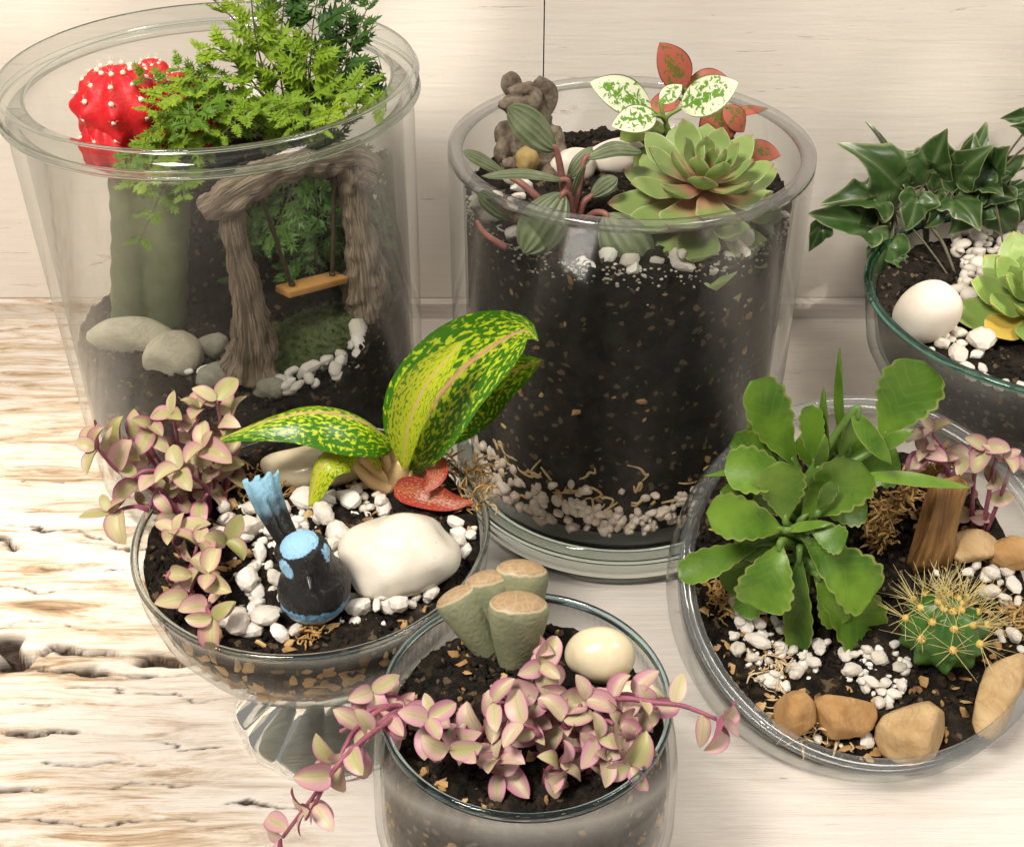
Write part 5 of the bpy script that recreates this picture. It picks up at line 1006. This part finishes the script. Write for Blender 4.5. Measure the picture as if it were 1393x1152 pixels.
for bx, by, tx, ty, d0, d1, r in ((672, 892, 616, 806, 0.002, 0.008, 31), (684, 885, 660, 782, 0.006, 0.013, 32), (700, 885, 710, 768, 0.008, 0.016, 37), (700, 905, 705, 815, -0.003, 0.000, 42)):
    A = at_y(bx, by, lb.y + d0) - Vector((0, 0, 0.004)); B = at_y(tx, ty, lb.y + d1); k = mpp(B); r *= k; ax_ = (B - A); hgt = ax_.length; ax_.normalize(); e1 = Vector((1, 0, 0)); e1 = (e1 - ax_ * e1.dot(ax_)).normalized(); e2 = ax_.cross(e1); tl = Vector((0, -0.45, 0.6))
    V = []; UV = []; F = []; pr5 = [(0.45, 0), (0.62, 0.2), (0.80, 0.45), (0.93, 0.66), (1.0, 0.83), (0.99, 0.90), (0.93, 0.955), (0.80, 0.99), (0.60, 1.012), (0.35, 1.025), (0.02, 1.03)]; pp = []
    for a_, b_ in zip(pr5[:-1], pr5[1:]): pp += [(a_[0] + (b_[0] - a_[0]) * q / 3, a_[1] + (b_[1] - a_[1]) * q / 3) for q in range(3)]
    pp.append(pr5[-1]); sg = 44
    for i, (rr, hh) in enumerate(pp):
        for q in range(sg):
            a = 2 * math.pi * q / sg; s_ = 1 + 0.03 * math.sin(3 * a + i * 0.15); off = (e1 * math.cos(a) * r * rr + e2 * math.sin(a) * r * rr * 0.78) * s_; V.append(A + ax_ * (hgt * hh - (0.35 * r * max(0, hh - 0.5) * 2) * (off.dot(tl) / r) * -1.0) + off); UV.append((i / (len(pp) - 1), q / sg))
    for i in range(len(pp) - 1):
        for q in range(sg): q2 = (q + 1) % sg; F.append((i * sg + q, i * sg + q2, (i + 1) * sg + q2, (i + 1) * sg + q))
    ob('lobe', V, F, LITH, lith, uv=UV)

# ------------------------------------------------------------------ slant bowl: kalanchoe
KAL = m_leaf('kalanchoe_leaf', (0.05, 0.135, 0.012), (0.18, 0.32, 0.03), margin=(0.24, 0.30, 0.07), ew=0.06, veins=0.22, rough=0.40, trans=0.16, blot=38)
KALU = m_leaf('kalanchoe_under', (0.10, 0.20, 0.04), (0.18, 0.30, 0.06), trans=0.20)
kb = hit(1092, 800, z5); YK = kb.y
kal = thing('kalanchoe_plant', tuple(kb), 'leafy green kalanchoe with scalloped leaves in the slant-cut bowl', 'succulent')
KS = beta(1.15, 0.42, 0.14)
top = (1090, 690)
KL = [  # base, tip, depth base/tip, half width px, normal, bend, sharp
    ((1086, 640), (1022, 518), 0.008, 0.014, 37, (0.35, -0.85, 0.45), -6), ((1195, 602), (1258, 492), 0.014, 0.020, 46, (-0.25, -0.9, 0.4), -6), ((1150, 620), (1142, 474), 0.010, 0.014, 11, (-0.85, -0.4, 0.1), 3), ((1128, 616), (1121, 527), 0.006, 0.010, 11, (-0.9, -0.4, 0.1), 3),
    ((1108, 635), (1106, 550), 0.004, 0.008, 19, (-0.5, -0.8, 0.3), 3), ((1160, 560), (1213, 632), 0.002, -0.010, 15, (-0.5, -0.6, 0.6), 5), ((1085, 650), (985, 640), 0.0, -0.008, 36, (-0.15, -0.6, 0.8), 7), ((1070, 712), (1060, 628), -0.012, -0.012, 34, (-0.1, -0.98, 0.25), -4),
    ((1088, 710), (1172, 628), -0.010, -0.010, 45, (0.15, -0.9, 0.5), -4), ((1072, 722), (960, 698), -0.012, -0.026, 33, (-0.05, -0.65, 0.75), 9), ((1040, 738), (923, 786), -0.012, -0.028, 24, (-0.2, -0.5, 0.85), 6), ((1064, 735), (1030, 828), -0.018, -0.034, 42, (-0.15, -0.8, 0.6), 9),
    ((1088, 728), (1184, 818), -0.012, -0.026, 45, (0.25, -0.72, 0.65), 9), ((1100, 765), (1186, 874), -0.010, -0.022, 46, (0.25, -0.75, 0.55), 6), ((1088, 745), (1086, 884), -0.014, -0.028, 22, (-0.3, -0.85, 0.4), 6), ((1062, 620), (992, 606), 0.010, 0.006, 26, (-0.1, -0.7, 0.7), 3),
    ((1165, 648), (1320, 664), 0.0, -0.006, 13, (0.0, -0.25, 1), 3), ((1050, 640), (956, 648), 0.006, 0.0, 7, (0, -0.2, 1), 2), ((1068, 722), (1134, 712), -0.014, -0.020, 9, (0, -0.3, 1), 2), ((1105, 690), (1180, 688), 0.0, -0.002, 30, (0.2, -0.7, 0.6), 3),
    ((1040, 760), (985, 800), -0.006, -0.014, 25, (-0.3, -0.8, 0.4), 3), ((1050, 780), (1006, 836), -0.010, -0.020, 22, (-0.2, -0.85, 0.4), 3), ((1190, 612), (1245, 584), 0.008, 0.004, 11, (0.1, -0.6, 0.8), 3), ((1150, 640), (1225, 630), 0.018, 0.014, 32, (0.2, -0.75, 0.6), 4),
    ((1060, 600), (1028, 562), 0.016, 0.018, 26, (-0.2, -0.85, 0.4), 0), ((1120, 650), (1090, 590), 0.012, 0.016, 20, (0.1, -0.9, 0.4), 0), ((1140, 630), (1160, 560), 0.004, 0.004, 18, (0.4, -0.8, 0.4), 2), ((1110, 640), (1122, 590), -0.002, 0.0, 12, (0.4, -0.8, 0.3), 1), ((1060, 725), (1000, 745), -0.006, -0.012, 26, (-0.2, -0.7, 0.6), 3), ((1120, 640), (1175, 585), 0.012, 0.016, 26, (0.2, -0.85, 0.4), 2), ((1075, 700), (1030, 665), -0.006, -0.010, 22, (-0.3, -0.8, 0.5), 3), ((1100, 720), (1150, 740), -0.016, -0.024, 22, (0.2, -0.75, 0.6), 4), ((1050, 690), (980, 668), -0.004, -0.010, 20, (-0.2, -0.7, 0.6), 3), ((1110, 700), (1130, 655), -0.014, -0.014, 16, (0.3, -0.9, 0.3), 1), ((1110, 780), (1140, 850), -0.014, -0.024, 24, (0.1, -0.8, 0.5), 3)]
for i, ((bx, by), (tx, ty), d0, d1, hw, nr, bd) in enumerate(KL):
    B = at_y(bx, by, YK + d0); T = at_y(tx, ty, YK + d1); k = mpp(B); nr = Vector(nr).normalized(); thin = hw < 16
    put_leaf(kal, [B, B.lerp(T, 0.5) + nr * (bd * k), T], hw * k * 0.92, nr, [KAL, KALU], prof=beta(0.7, 0.9, 0.2) if thin else KS, nu=34, nv=4, th=0.0009, cup=0.34, scallop=0.0 if thin else 0.15, nsc=7, wave=0.06, seed=i)
    node = kb.lerp(at_y(1088, 660, YK + 0.003), min(1, max(0.25, (kb.z * 0 + (830 - by) / 200)))); v, f, _ = tube([node - Vector((0, 0, 0.003)), B, B.lerp(T, 0.15) + nr * (bd * k * 0.4)], [0.0022, 0.0018, 0.0012], 10, 8); ob('petiole', v, f, KALU, kal)
v, f, _ = tube([kb - Vector((0, 0, 0.004)), at_y(1090, 740, YK), at_y(1090, 690, YK), at_y(1110, 650, YK + 0.003), at_y(1140, 620, YK + 0.006)], [0.0042, 0.0036, 0.0030, 0.0022], 20, 10); ob('stem', v, f, KALU, kal)

# ------------------------------------------------------------------ slant bowl: spiny ball cactus
n = N('green_cactus_skin'); t = n.noise(n.co(), 120, 4); CAC = n.done(n.ramp(t, [(0.3, (0.025, 0.085, 0.015)), (0.7, (0.07, 0.18, 0.03))]), 0.38, 0.5)
YSP = m_simple('yellow_spine', (0.62, 0.50, 0.18), (0.74, 0.64, 0.34), 250, 0.55, 0); YW = m_simple('yellow_wool', (0.60, 0.40, 0.08), (0.72, 0.54, 0.18), 700, 0.95, 0.0004)
cp = hit(1285, 895, z5); ck = mpp(cp); r_ = 57 * ck; cc = cp + Vector((0, 0, r_ * 0.78)); c2 = at_z(1283, 858, cc.z); cc = Vector((c2.x, c2.y, z5(c2.x, c2.y) + r_ * 0.72))
ca2 = thing('ball_cactus', (cc.x, cc.y, z5(cc.x, cc.y)), 'small round green cactus bristling with long yellow spines', 'cactus'); TAKEN.append((cc, r_))
V, F = ribbed(cc, r_, 8, 0.22, 0.07, 0.95, ph=0.9); ob('body', V, F, CAC, ca2)
areoles(ca2, cc, r_ * 0.985, 8, (0.28, 0.72, 1.22), 0.95, 0.9, 12, 0.0175, YW, 0.00018, YSP, 0.25, 0.0019, 6)

# ------------------------------------------------------------------ slant bowl: wood chip, dried moss, withered flower
n = N('wood_chip'); gr = n.noise(n.mapping(n.co(), (90, 90, 9)), 2.0, 6, 0.65, 0.6); n.bump(gr, 0.002, 0.9); WCH = n.done(n.ramp(gr, [(0.3, (0.06, 0.03, 0.012)), (0.5, (0.24, 0.12, 0.04)), (0.72, (0.42, 0.25, 0.09))]), 0.5, 0.4)
wb = hit(1262, 770, z5); wt_ = at_y(1292, 655, wb.y + 0.004); ax_ = (wt_ - wb).normalized(); sx_ = Vector((1, 0.25, 0)); sx_ = (sx_ - ax_ * sx_.dot(ax_)).normalized(); sy_ = ax_.cross(sx_)
import bmesh as _b
bm = _b.new(); _b.ops.create_cube(bm, size=2); _b.ops.subdivide_edges(bm, edges=bm.edges[:], cuts=9, use_grid_fill=True)
V = np.array([tuple(v.co) for v in bm.verts]); F = [tuple(v.index for v in f.verts) for f in bm.faces]; bm.free()
wk = mpp(wb); V = V * np.array((25 * wk, 11 * wk, (wt_ - wb).length * 0.5)); V[:, 0] *= 1 - 0.12 * V[:, 2] / 0.02; V += 0.0011 * np.stack([fbm(V * np.array((300, 300, 60)), 3, 2), fbm(V * np.array((300, 300, 60)) + 9, 3, 4), 0.5 * fbm(V * 250, 2, 6)], 1)
V = V @ np.array((sx_, sy_, ax_)) + np.array((wb + wt_) / 2); ob('wood_chip', V, F, WCH, label='upright brown wood chip between kalanchoe and buff rock', cat='wood chip'); TAKEN.append(((wb + wt_) / 2, 0.006))
def tangle(name, pts, rad, n_, L, tr, mat, label, cat, seed):
    rg = random.Random(seed); P = catmull(pts, 30); parts = []
    for _ in range(n_):
        p = rg.choice(P) + Vector((rg.gauss(0, rad), rg.gauss(0, rad), abs(rg.gauss(0, rad)))); q = [p]; d = Vector((rg.gauss(0, 1), rg.gauss(0, 1), rg.gauss(0, 0.5))).normalized()
        for _k in range(4): d = (d + Vector((rg.gauss(0, 0.7), rg.gauss(0, 0.7), rg.gauss(0, 0.5)))).normalized(); q.append(q[-1] + d * L * 0.25)
        v, f, _ = tube(q, [tr * 0.7, tr * rg.uniform(0.7, 1.5), tr * 0.4], 10, 4, flat=0.5); parts.append((v, f))
    V, F = join(parts); return ob(name, V, F, mat, label=label, cat=cat)
GOLD = m_simple('golden_moss', (0.34, 0.18, 0.05), (0.60, 0.40, 0.16), 160, 0.85, 0.0004)
tangle('dried_moss_sprig', [hit(1192, 745, z5) + Vector((0, 0, 0.001)), at_y(1200, 710, hit(1192, 745, z5).y), at_y(1215, 685, hit(1192, 745, z5).y + 0.002), at_y(1242, 665, hit(1192, 745, z5).y + 0.003)], 0.0022, 260, 0.009, 0.0007, GOLD, 'curled golden dried moss sprig beside the kalanchoe', 'moss', 3)
tangle('withered_flower', [at_y(1262, 655, hit(1262, 720, z5).y + 0.012), at_y(1278, 632, hit(1262, 720, z5).y + 0.012), at_y(1286, 628, hit(1262, 720, z5).y + 0.012)], 0.0028, 170, 0.006, 0.0007, GOLD, 'withered golden flower head above the wood chip', 'dried flower', 5)
fy = hit(1262, 720, z5).y + 0.012
DRY = m_simple('dry_straw', (0.60, 0.42, 0.22), (0.74, 0.58, 0.38), 160, 0.85, 0.0004)
tangle('dried_moss', [hit(1066, 985, z5), hit(1095, 1000, z5), hit(1130, 992, z5), hit(1165, 1000, z5)], 0.0022, 46, 0.015, 0.00055, DRY, 'pale wiry dried moss in front of the brown rocks', 'moss', 7)
tangle('dried_moss', [hit(1040, 920, z5), hit(1060, 900, z5), hit(1050, 950, z5)], 0.0026, 40, 0.016, 0.0005, DRY, 'wiry dried moss among the pebbles behind the brown rock', 'moss', 9)
tangle('dried_moss', [hit(1372, 840, z5), hit(1390, 850, z5), hit(1380, 830, z5)], 0.003, 130, 0.008, 0.0007, GOLD, 'brown dried moss between the cactus and white pebbles', 'moss', 11)
tangle('dried_moss', [hit(972, 790, z5), hit(985, 830, z5), hit(978, 810, z5)], 0.0025, 90, 0.008, 0.0007, GOLD, 'brown dried moss at the rim under the kalanchoe', 'moss', 13)
L5 = 'white pebble on the soil of the slant-cut bowl'
pebbles([[(990, 830), (1040, 830), (1110, 880), (1130, 880), (1120, 920), (1080, 935), (1040, 945), (1010, 910), (985, 870)], [(1145, 890), (1215, 880), (1235, 900), (1225, 950), (1190, 975), (1165, 940), (1140, 925)]], z5, 60, (0.0066, 0.0092), L5, 'white pebbles in the slant-cut bowl', 15, pile=0.5, bound=bnd5)
pebbles([[(1310, 775), (1393, 755), (1440, 770), (1440, 830), (1393, 835), (1350, 820), (1330, 800)], [(1355, 862), (1400, 858), (1400, 885), (1362, 885)]], z5, 20, (0.0070, 0.0105), 'white pebble beyond the cactus near the buff rock', 'white pebbles behind the cactus', 16, pile=0.5, bound=bnd5)
pebbles([[(1040, 1010), (1180, 990), (1190, 1025), (1060, 1030)], [(1230, 770), (1290, 760), (1290, 790), (1230, 800)]], z5, 6, (0.005, 0.008), 'stray white pebble near the rocks of the slant-cut bowl', 'stray pebbles in the slant-cut bowl', 18, bound=bnd5)

# ------------------------------------------------------------------ footed bowl pebbles
TAKEN.append((bp + Vector((0, 0, 0.01)), 0.0125))
b3 = bnd(C3, R3 - 0.0048)
pebbles([[(300, 705), (340, 690), (385, 700), (400, 690), (480, 670), (540, 690), (480, 720), (465, 760), (475, 830), (440, 850), (380, 850), (330, 870), (300, 860), (340, 790), (330, 760), (300, 740)]], z3, 76, (0.0068, 0.0112), 'white pebble scattered round the bird in the footed bowl', 'white pebbles round the bird', 19, pile=0.45, bound=b3)
pebbles([[(480, 815), (580, 795), (600, 805), (560, 835), (490, 850)], [(615, 715), (650, 720), (645, 760), (622, 755)]], z3, 24, (0.0070, 0.0110), 'white pebble heaped below the large white stone', 'white pebbles below the large stone', 20, pile=0.6, bound=b3)
pebbles([[(300, 845), (420, 855), (420, 875), (330, 870)], [(580, 610), (610, 600), (610, 630), (585, 635)]], z3, 9, (0.007, 0.011), 'white pebble lying close to the footed bowl rim', 'white pebbles at the footed bowl rim', 21, bound=b3)
tangle('dried_moss', [hit(600, 640, z3), hit(640, 650, z3), hit(652, 690, z3)], 0.003, 90, 0.010, 0.0006, GOLD, 'brown dried moss behind the red leaf in the footed bowl', 'moss', 15)
tangle('dried_moss', [hit(410, 870, z3), hit(425, 862, z3), hit(440, 860, z3)], 0.002, 60, 0.006, 0.0006, GOLD, 'brown dried moss in front of the bird figurine', 'moss', 17)
tangle('dried_moss', [hit(330, 670, z3), hit(370, 690, z3), hit(345, 650, z3)], 0.003, 70, 0.012, 0.0006, GOLD, 'brown dried moss behind the bird tail', 'moss', 19)

# ------------------------------------------------------------------ ivy bowl
n = N('ivy_leaf'); at = n.new('ShaderNodeAttribute'); at.attribute_name = 'paint'; s_ = n.sep(at.outputs[1]); c = n.mix(n.ramp(n.noise(n.co(), 3.0, 4), [(0.3, 0.0), (0.7, 1.0)]), (0.016, 0.045, 0.009), (0.055, 0.11, 0.02)); c = n.mix(n.math('MULTIPLY', n.rnd(), 0.6), c, (0.05, 0.12, 0.03))
c = n.mix(n.math('MULTIPLY', s_[1], 0.5), c, (0.20, 0.27, 0.12)); c = n.mix(n.ramp(n.math('ADD', s_[0], n.math('MULTIPLY', n.math('SUBTRACT', n.noise(n.co(), 5.0, 2), 0.5), 0.10)), [(0.91, 0.0), (0.98, 0.6)]), c, (0.34, 0.38, 0.18)); IVY = n.done(c, 0.33, 0.5, trans=0.12); IVS = m_simple('ivy_stem', (0.06, 0.05, 0.03), (0.13, 0.12, 0.06), 200, 0.6, 0)
def ivy_mesh(seed):
    rg = random.Random(seed); out = [(0, 0), (-0.20, -0.09), (-0.42, -0.02), (-0.58, 0.16), (-0.52, 0.30), (-0.40, 0.40), (-0.38, 0.56 + rg.uniform(-0.05, 0.05)), (-0.27, 0.74), (-0.13, 0.92), (0, 1.08)]; out = out + [(-x * rg.uniform(0.9, 1.1), y + rg.uniform(-0.03, 0.03)) for x, y in out[-2:0:-1]]
    dense = []; m = len(out); sm = catmull([Vector((x, y, 0)) for x, y in out + [out[0]]], m * 4 + 1)[:-1]; dense = [(p.x, p.y) for p in sm]
    rings = 6; V = []; col = []; ctr = (0, 0.30)
    for sd in (1, -1):
        for r in range(rings + 1):
            f = r / rings
            for (x, y) in dense:
                X_, Y_ = ctr[0] + (x - ctr[0]) * f, ctr[1] + (y - ctr[1]) * f; ang = math.atan2(X_, Y_ + 0.02); v = max(0, 1 - min(abs(ang - q) for q in (0, 0.62, -0.62, 1.35, -1.35)) * 9 * (0.2 + math.hypot(X_, Y_)))
                V.append((X_, Y_, 0.13 * math.sin(5 * X_ + 3 * Y_ + seed) * f + 0.30 * abs(X_) * (1 + 0.3 * math.sin(seed)) - 0.35 * (Y_ - 0.35) ** 2 - 0.06 * v * f + sd * 0.008 * (1 - f))); col.append((f, v, 0))
    F = []; m = len(dense)
    for sd in (0, 1):
        o = sd * (rings + 1) * m
        for r in range(rings):
            for i in range(m):
                i2 = (i + 1) % m; q = (o + r * m + i, o + (r + 1) * m + i, o + (r + 1) * m + i2, o + r * m + i2); F.append(q[::-1] if sd == 0 else q)
    me = mesh('leaf', V, F, None, True, None, np.array(col)); me.materials.append(IVY); return me
IV = [ivy_mesh(k) for k in range(6)]
ib = hit(1262, 330, z6); YI = ib.y
ivy = thing('ivy_plant', tuple(ib), 'dark green ivy with pale edged leaves trailing over its bowl', 'ivy')
IVL = [  # base px, tip px, depth, width factor, normal
    ((1235, 265), (1150, 186), 0.0, -0.004, 0.95, (-0.2, -0.65, 0.7)), ((1208, 245), (1200, 160), 0.010, 0.014, 0.55, (0.5, -0.8, 0.2)), ((1205, 275), (1120, 262), -0.010, -0.014, 0.95, (-0.1, -0.55, 0.8)), ((1190, 310), (1102, 282), -0.016, -0.020, 0.8, (0.1, -0.7, 0.6)), ((1120, 305), (1098, 348), -0.012, -0.018, 0.8, (-0.2, -0.9, 0.3)),
    ((1250, 262), (1232, 322), -0.014, -0.026, 1.1, (0.0, -0.9, 0.4)), ((1285, 270), (1262, 318), -0.010, -0.020, 0.9, (0.4, -0.8, 0.4)), ((1305, 258), (1345, 160), 0.006, 0.012, 0.75, (-0.3, -0.8, 0.4)), ((1300, 262), (1378, 195), -0.004, -0.004, 0.9, (0.2, -0.65, 0.7)), ((1285, 255), (1298, 180), 0.008, 0.012, 0.45, (0.7, -0.6, 0.2)),
    ((1275, 240), (1268, 190), 0.010, 0.014, 0.7, (-0.3, -0.9, 0.3)), ((1215, 318), (1180, 388), -0.022, -0.034, 0.9, (-0.4, -0.8, 0.4)), ((1225, 345), (1190, 395), -0.024, -0.034, 0.8, (-0.1, -0.9, 0.4)), ((1300, 268), (1335, 300), -0.006, -0.014, 0.9, (0.2, -0.8, 0.5)), ((1345, 255), (1375, 290), 0.0, -0.006, 0.9, (0.2, -0.8, 0.5)),
    ((1345, 245), (1405, 205), 0.002, 0.004, 0.8, (0.2, -0.7, 0.7)), ((1410, 160), (1358, 158), 0.010, 0.008, 0.55, (0.1, -0.6, 0.8)), ((1420, 180), (1372, 170), 0.008, 0.004, 0.6, (0.1, -0.8, 0.5)), ((1360, 265), (1420, 250), -0.002, -0.004, 0.8, (0.1, -0.7, 0.7)), ((1380, 262), (1400, 310), -0.004, -0.012, 0.8, (0.3, -0.8, 0.4)),
    ((1250, 240), (1225, 200), 0.004, 0.006, 0.8, (-0.1, -0.7, 0.6)), ((1270, 262), (1322, 232), -0.002, -0.004, 0.95, (0.1, -0.7, 0.7)), ((1210, 345), (1245, 375), -0.026, -0.036, 0.75, (0.3, -0.8, 0.4)), ((1215, 300), (1165, 305), -0.006, -0.012, 0.9, (-0.2, -0.6, 0.7)), ((1330, 250), (1352, 222), 0.002, 0.006, 0.8, (0.1, -0.8, 0.5)), ((1300, 390), (1308, 405), -0.050, -0.054, 0.9, (0.1, -0.8, 0.6)), ((1365, 335), (1375, 332), -0.03, -0.03, 0.9, (0.1, -0.6, 0.8))]
rg = random.Random(77)
hub = [at_y(1215, 285, YI - 0.006), at_y(1260, 255, YI), at_y(1300, 258, YI), at_y(1345, 250, YI)]
for i, ((bx, by), (tx, ty), d0, d1, w, nr) in enumerate(IVL):
    B = at_y(bx, by, YI + d0); T = at_y(tx, ty, YI + d1); L = (T - B).length; inst('leaf', IV[i % 6], frame_mtx(B, T - B, nr, (L * w * 0.78, L * 0.82, L)), ivy)
    h_ = min(hub, key=lambda q: (q - B).length); v, f, _ = tube([h_, h_.lerp(B, 0.5) + Vector((0, 0, 0.003)), B, B.lerp(T, 0.12)], [0.0008, 0.0006], 10, 6); ob('petiole', v, f, IVS, ivy)
for q in ([ib - Vector((0, 0, 0.003)), at_y(1250, 290, YI), at_y(1215, 285, YI - 0.006), at_y(1195, 300, YI - 0.014), at_y(1192, 350, YI - 0.026)], [ib - Vector((0, 0, 0.003)), at_y(1262, 290, YI), at_y(1262, 256, YI), at_y(1300, 258, YI), at_y(1345, 250, YI), at_y(1400, 225, YI + 0.004)], [at_y(1260, 300, YI - 0.01), at_y(1282, 330, YI - 0.026), at_y(1300, 375, YI - 0.045), hit(1308, 400, z6) + Vector((0, 0, 0.001))], [hit(1310, 300, z6), at_y(1330, 280, YI + 0.01), hit(1358, 303, z6)]):
    v, f, _ = tube(q, [0.0014, 0.0011, 0.0008], 24, 7); ob('stem', v, f, IVS, ivy)
ECH = m_rosette('yellowing_rosette', (0.28, 0.34, 0.08), (0.20, 0.30, 0.07), (0.34, 0.26, 0.06), (0.34, 0.40, 0.14)); ECY = m_rosette('yellowed_leaf', (0.42, 0.36, 0.07), (0.50, 0.36, 0.07), (0.40, 0.24, 0.05), (0.52, 0.40, 0.12))
ec = hit(1408, 440, z6) + Vector((0, 0, 0.010)); k = mpp(ec)
eche = thing('rosette_succulent', (ec.x, ec.y, z6(ec.x, ec.y)), 'green rosette succulent with yellowed outer leaves in the ivy bowl', 'succulent'); TAKEN.append((ec, 58 * k))
v, f, _ = tube([ec - Vector((0, 0, 0.016)), ec], [0.006, 0.005], 6, 10); ob('stem', v, f, GST, eche)
rosette(eche, ec, (-0.15, -0.4, 1), 112 * k, 40, ECH, 9, PRS, 0.30, 78, -8, th=0.0022, mat2=ECY)
for i in range(16):
    q = catmull(hub, 20)[rg.randrange(20)]; d = Vector((rg.gauss(0, 0.8), rg.gauss(-0.3, 0.6), rg.gauss(0.1, 0.5))).normalized(); L = rg.uniform(0.018, 0.030); B = q + d * 0.010
    if (Vector((B.x, B.y)) - Vector((C6.x, C6.y))).length > R6 * 1.3: continue
    inst('leaf', IV[i % 6], frame_mtx(B, d, (rg.gauss(0, 0.3), -0.75, 0.6), L), ivy); v, f, _ = tube([q, q.lerp(B, 0.5) + Vector((0, 0, 0.002)), B + d * 0.002], [0.0008, 0.0006], 8, 6); ob('petiole', v, f, IVS, ivy)
pebbles([[(300, 705), (385, 700), (480, 670), (540, 690), (470, 760), (480, 850), (330, 870), (320, 790)], [(470, 820), (600, 800), (560, 840), (480, 860)]], z3, 130, (0.0030, 0.0050), 'fine white gravel between the pebbles round the bird', None, 41, indiv=False, bound=bnd(C3, R3 - 0.0048))
pebbles([[(990, 830), (1130, 880), (1120, 930), (1040, 945), (985, 870)], [(1140, 880), (1235, 890), (1225, 960), (1150, 940)]], z5, 110, (0.0028, 0.0048), 'fine white gravel between the slant-cut bowl pebbles', None, 43, indiv=False, bound=bnd5)
b6 = bnd(C6, R6 * 0.93 - 0.001)
pebbles([[(1215, 445), (1250, 448), (1300, 450), (1330, 462), (1335, 490), (1295, 485), (1240, 478), (1216, 468)]], z6, 22, (0.0085, 0.0130), 'white pebble below the egg stone in the ivy bowl', 'white pebbles below the egg stone', 23, pile=0.5, bound=b6)
pebbles([[(1295, 500), (1345, 500), (1340, 535), (1300, 530)], [(1350, 515), (1400, 530), (1400, 560), (1355, 545)]], z6, 8, (0.009, 0.0135), 'white pebble on bare soil by the ivy bowl rim', 'white pebbles at the ivy bowl rim', 24, pile=0.3, bound=b6)
pebbles([[(1285, 330), (1330, 310), (1393, 300), (1500, 300), (1520, 400), (1480, 420), (1400, 360), (1340, 365), (1320, 420), (1300, 410), (1315, 370)]], z6, 260, (0.0080, 0.0125), 'bed of white gravel behind the rosette succulent', None, 25, indiv=False, pile=0.5, bound=b6)
big('white_stone', 1375, 268, z6, (48, 22, 26), EGG, 'smooth white stone at the back of the ivy bowl', seed=29, lump=0.1)
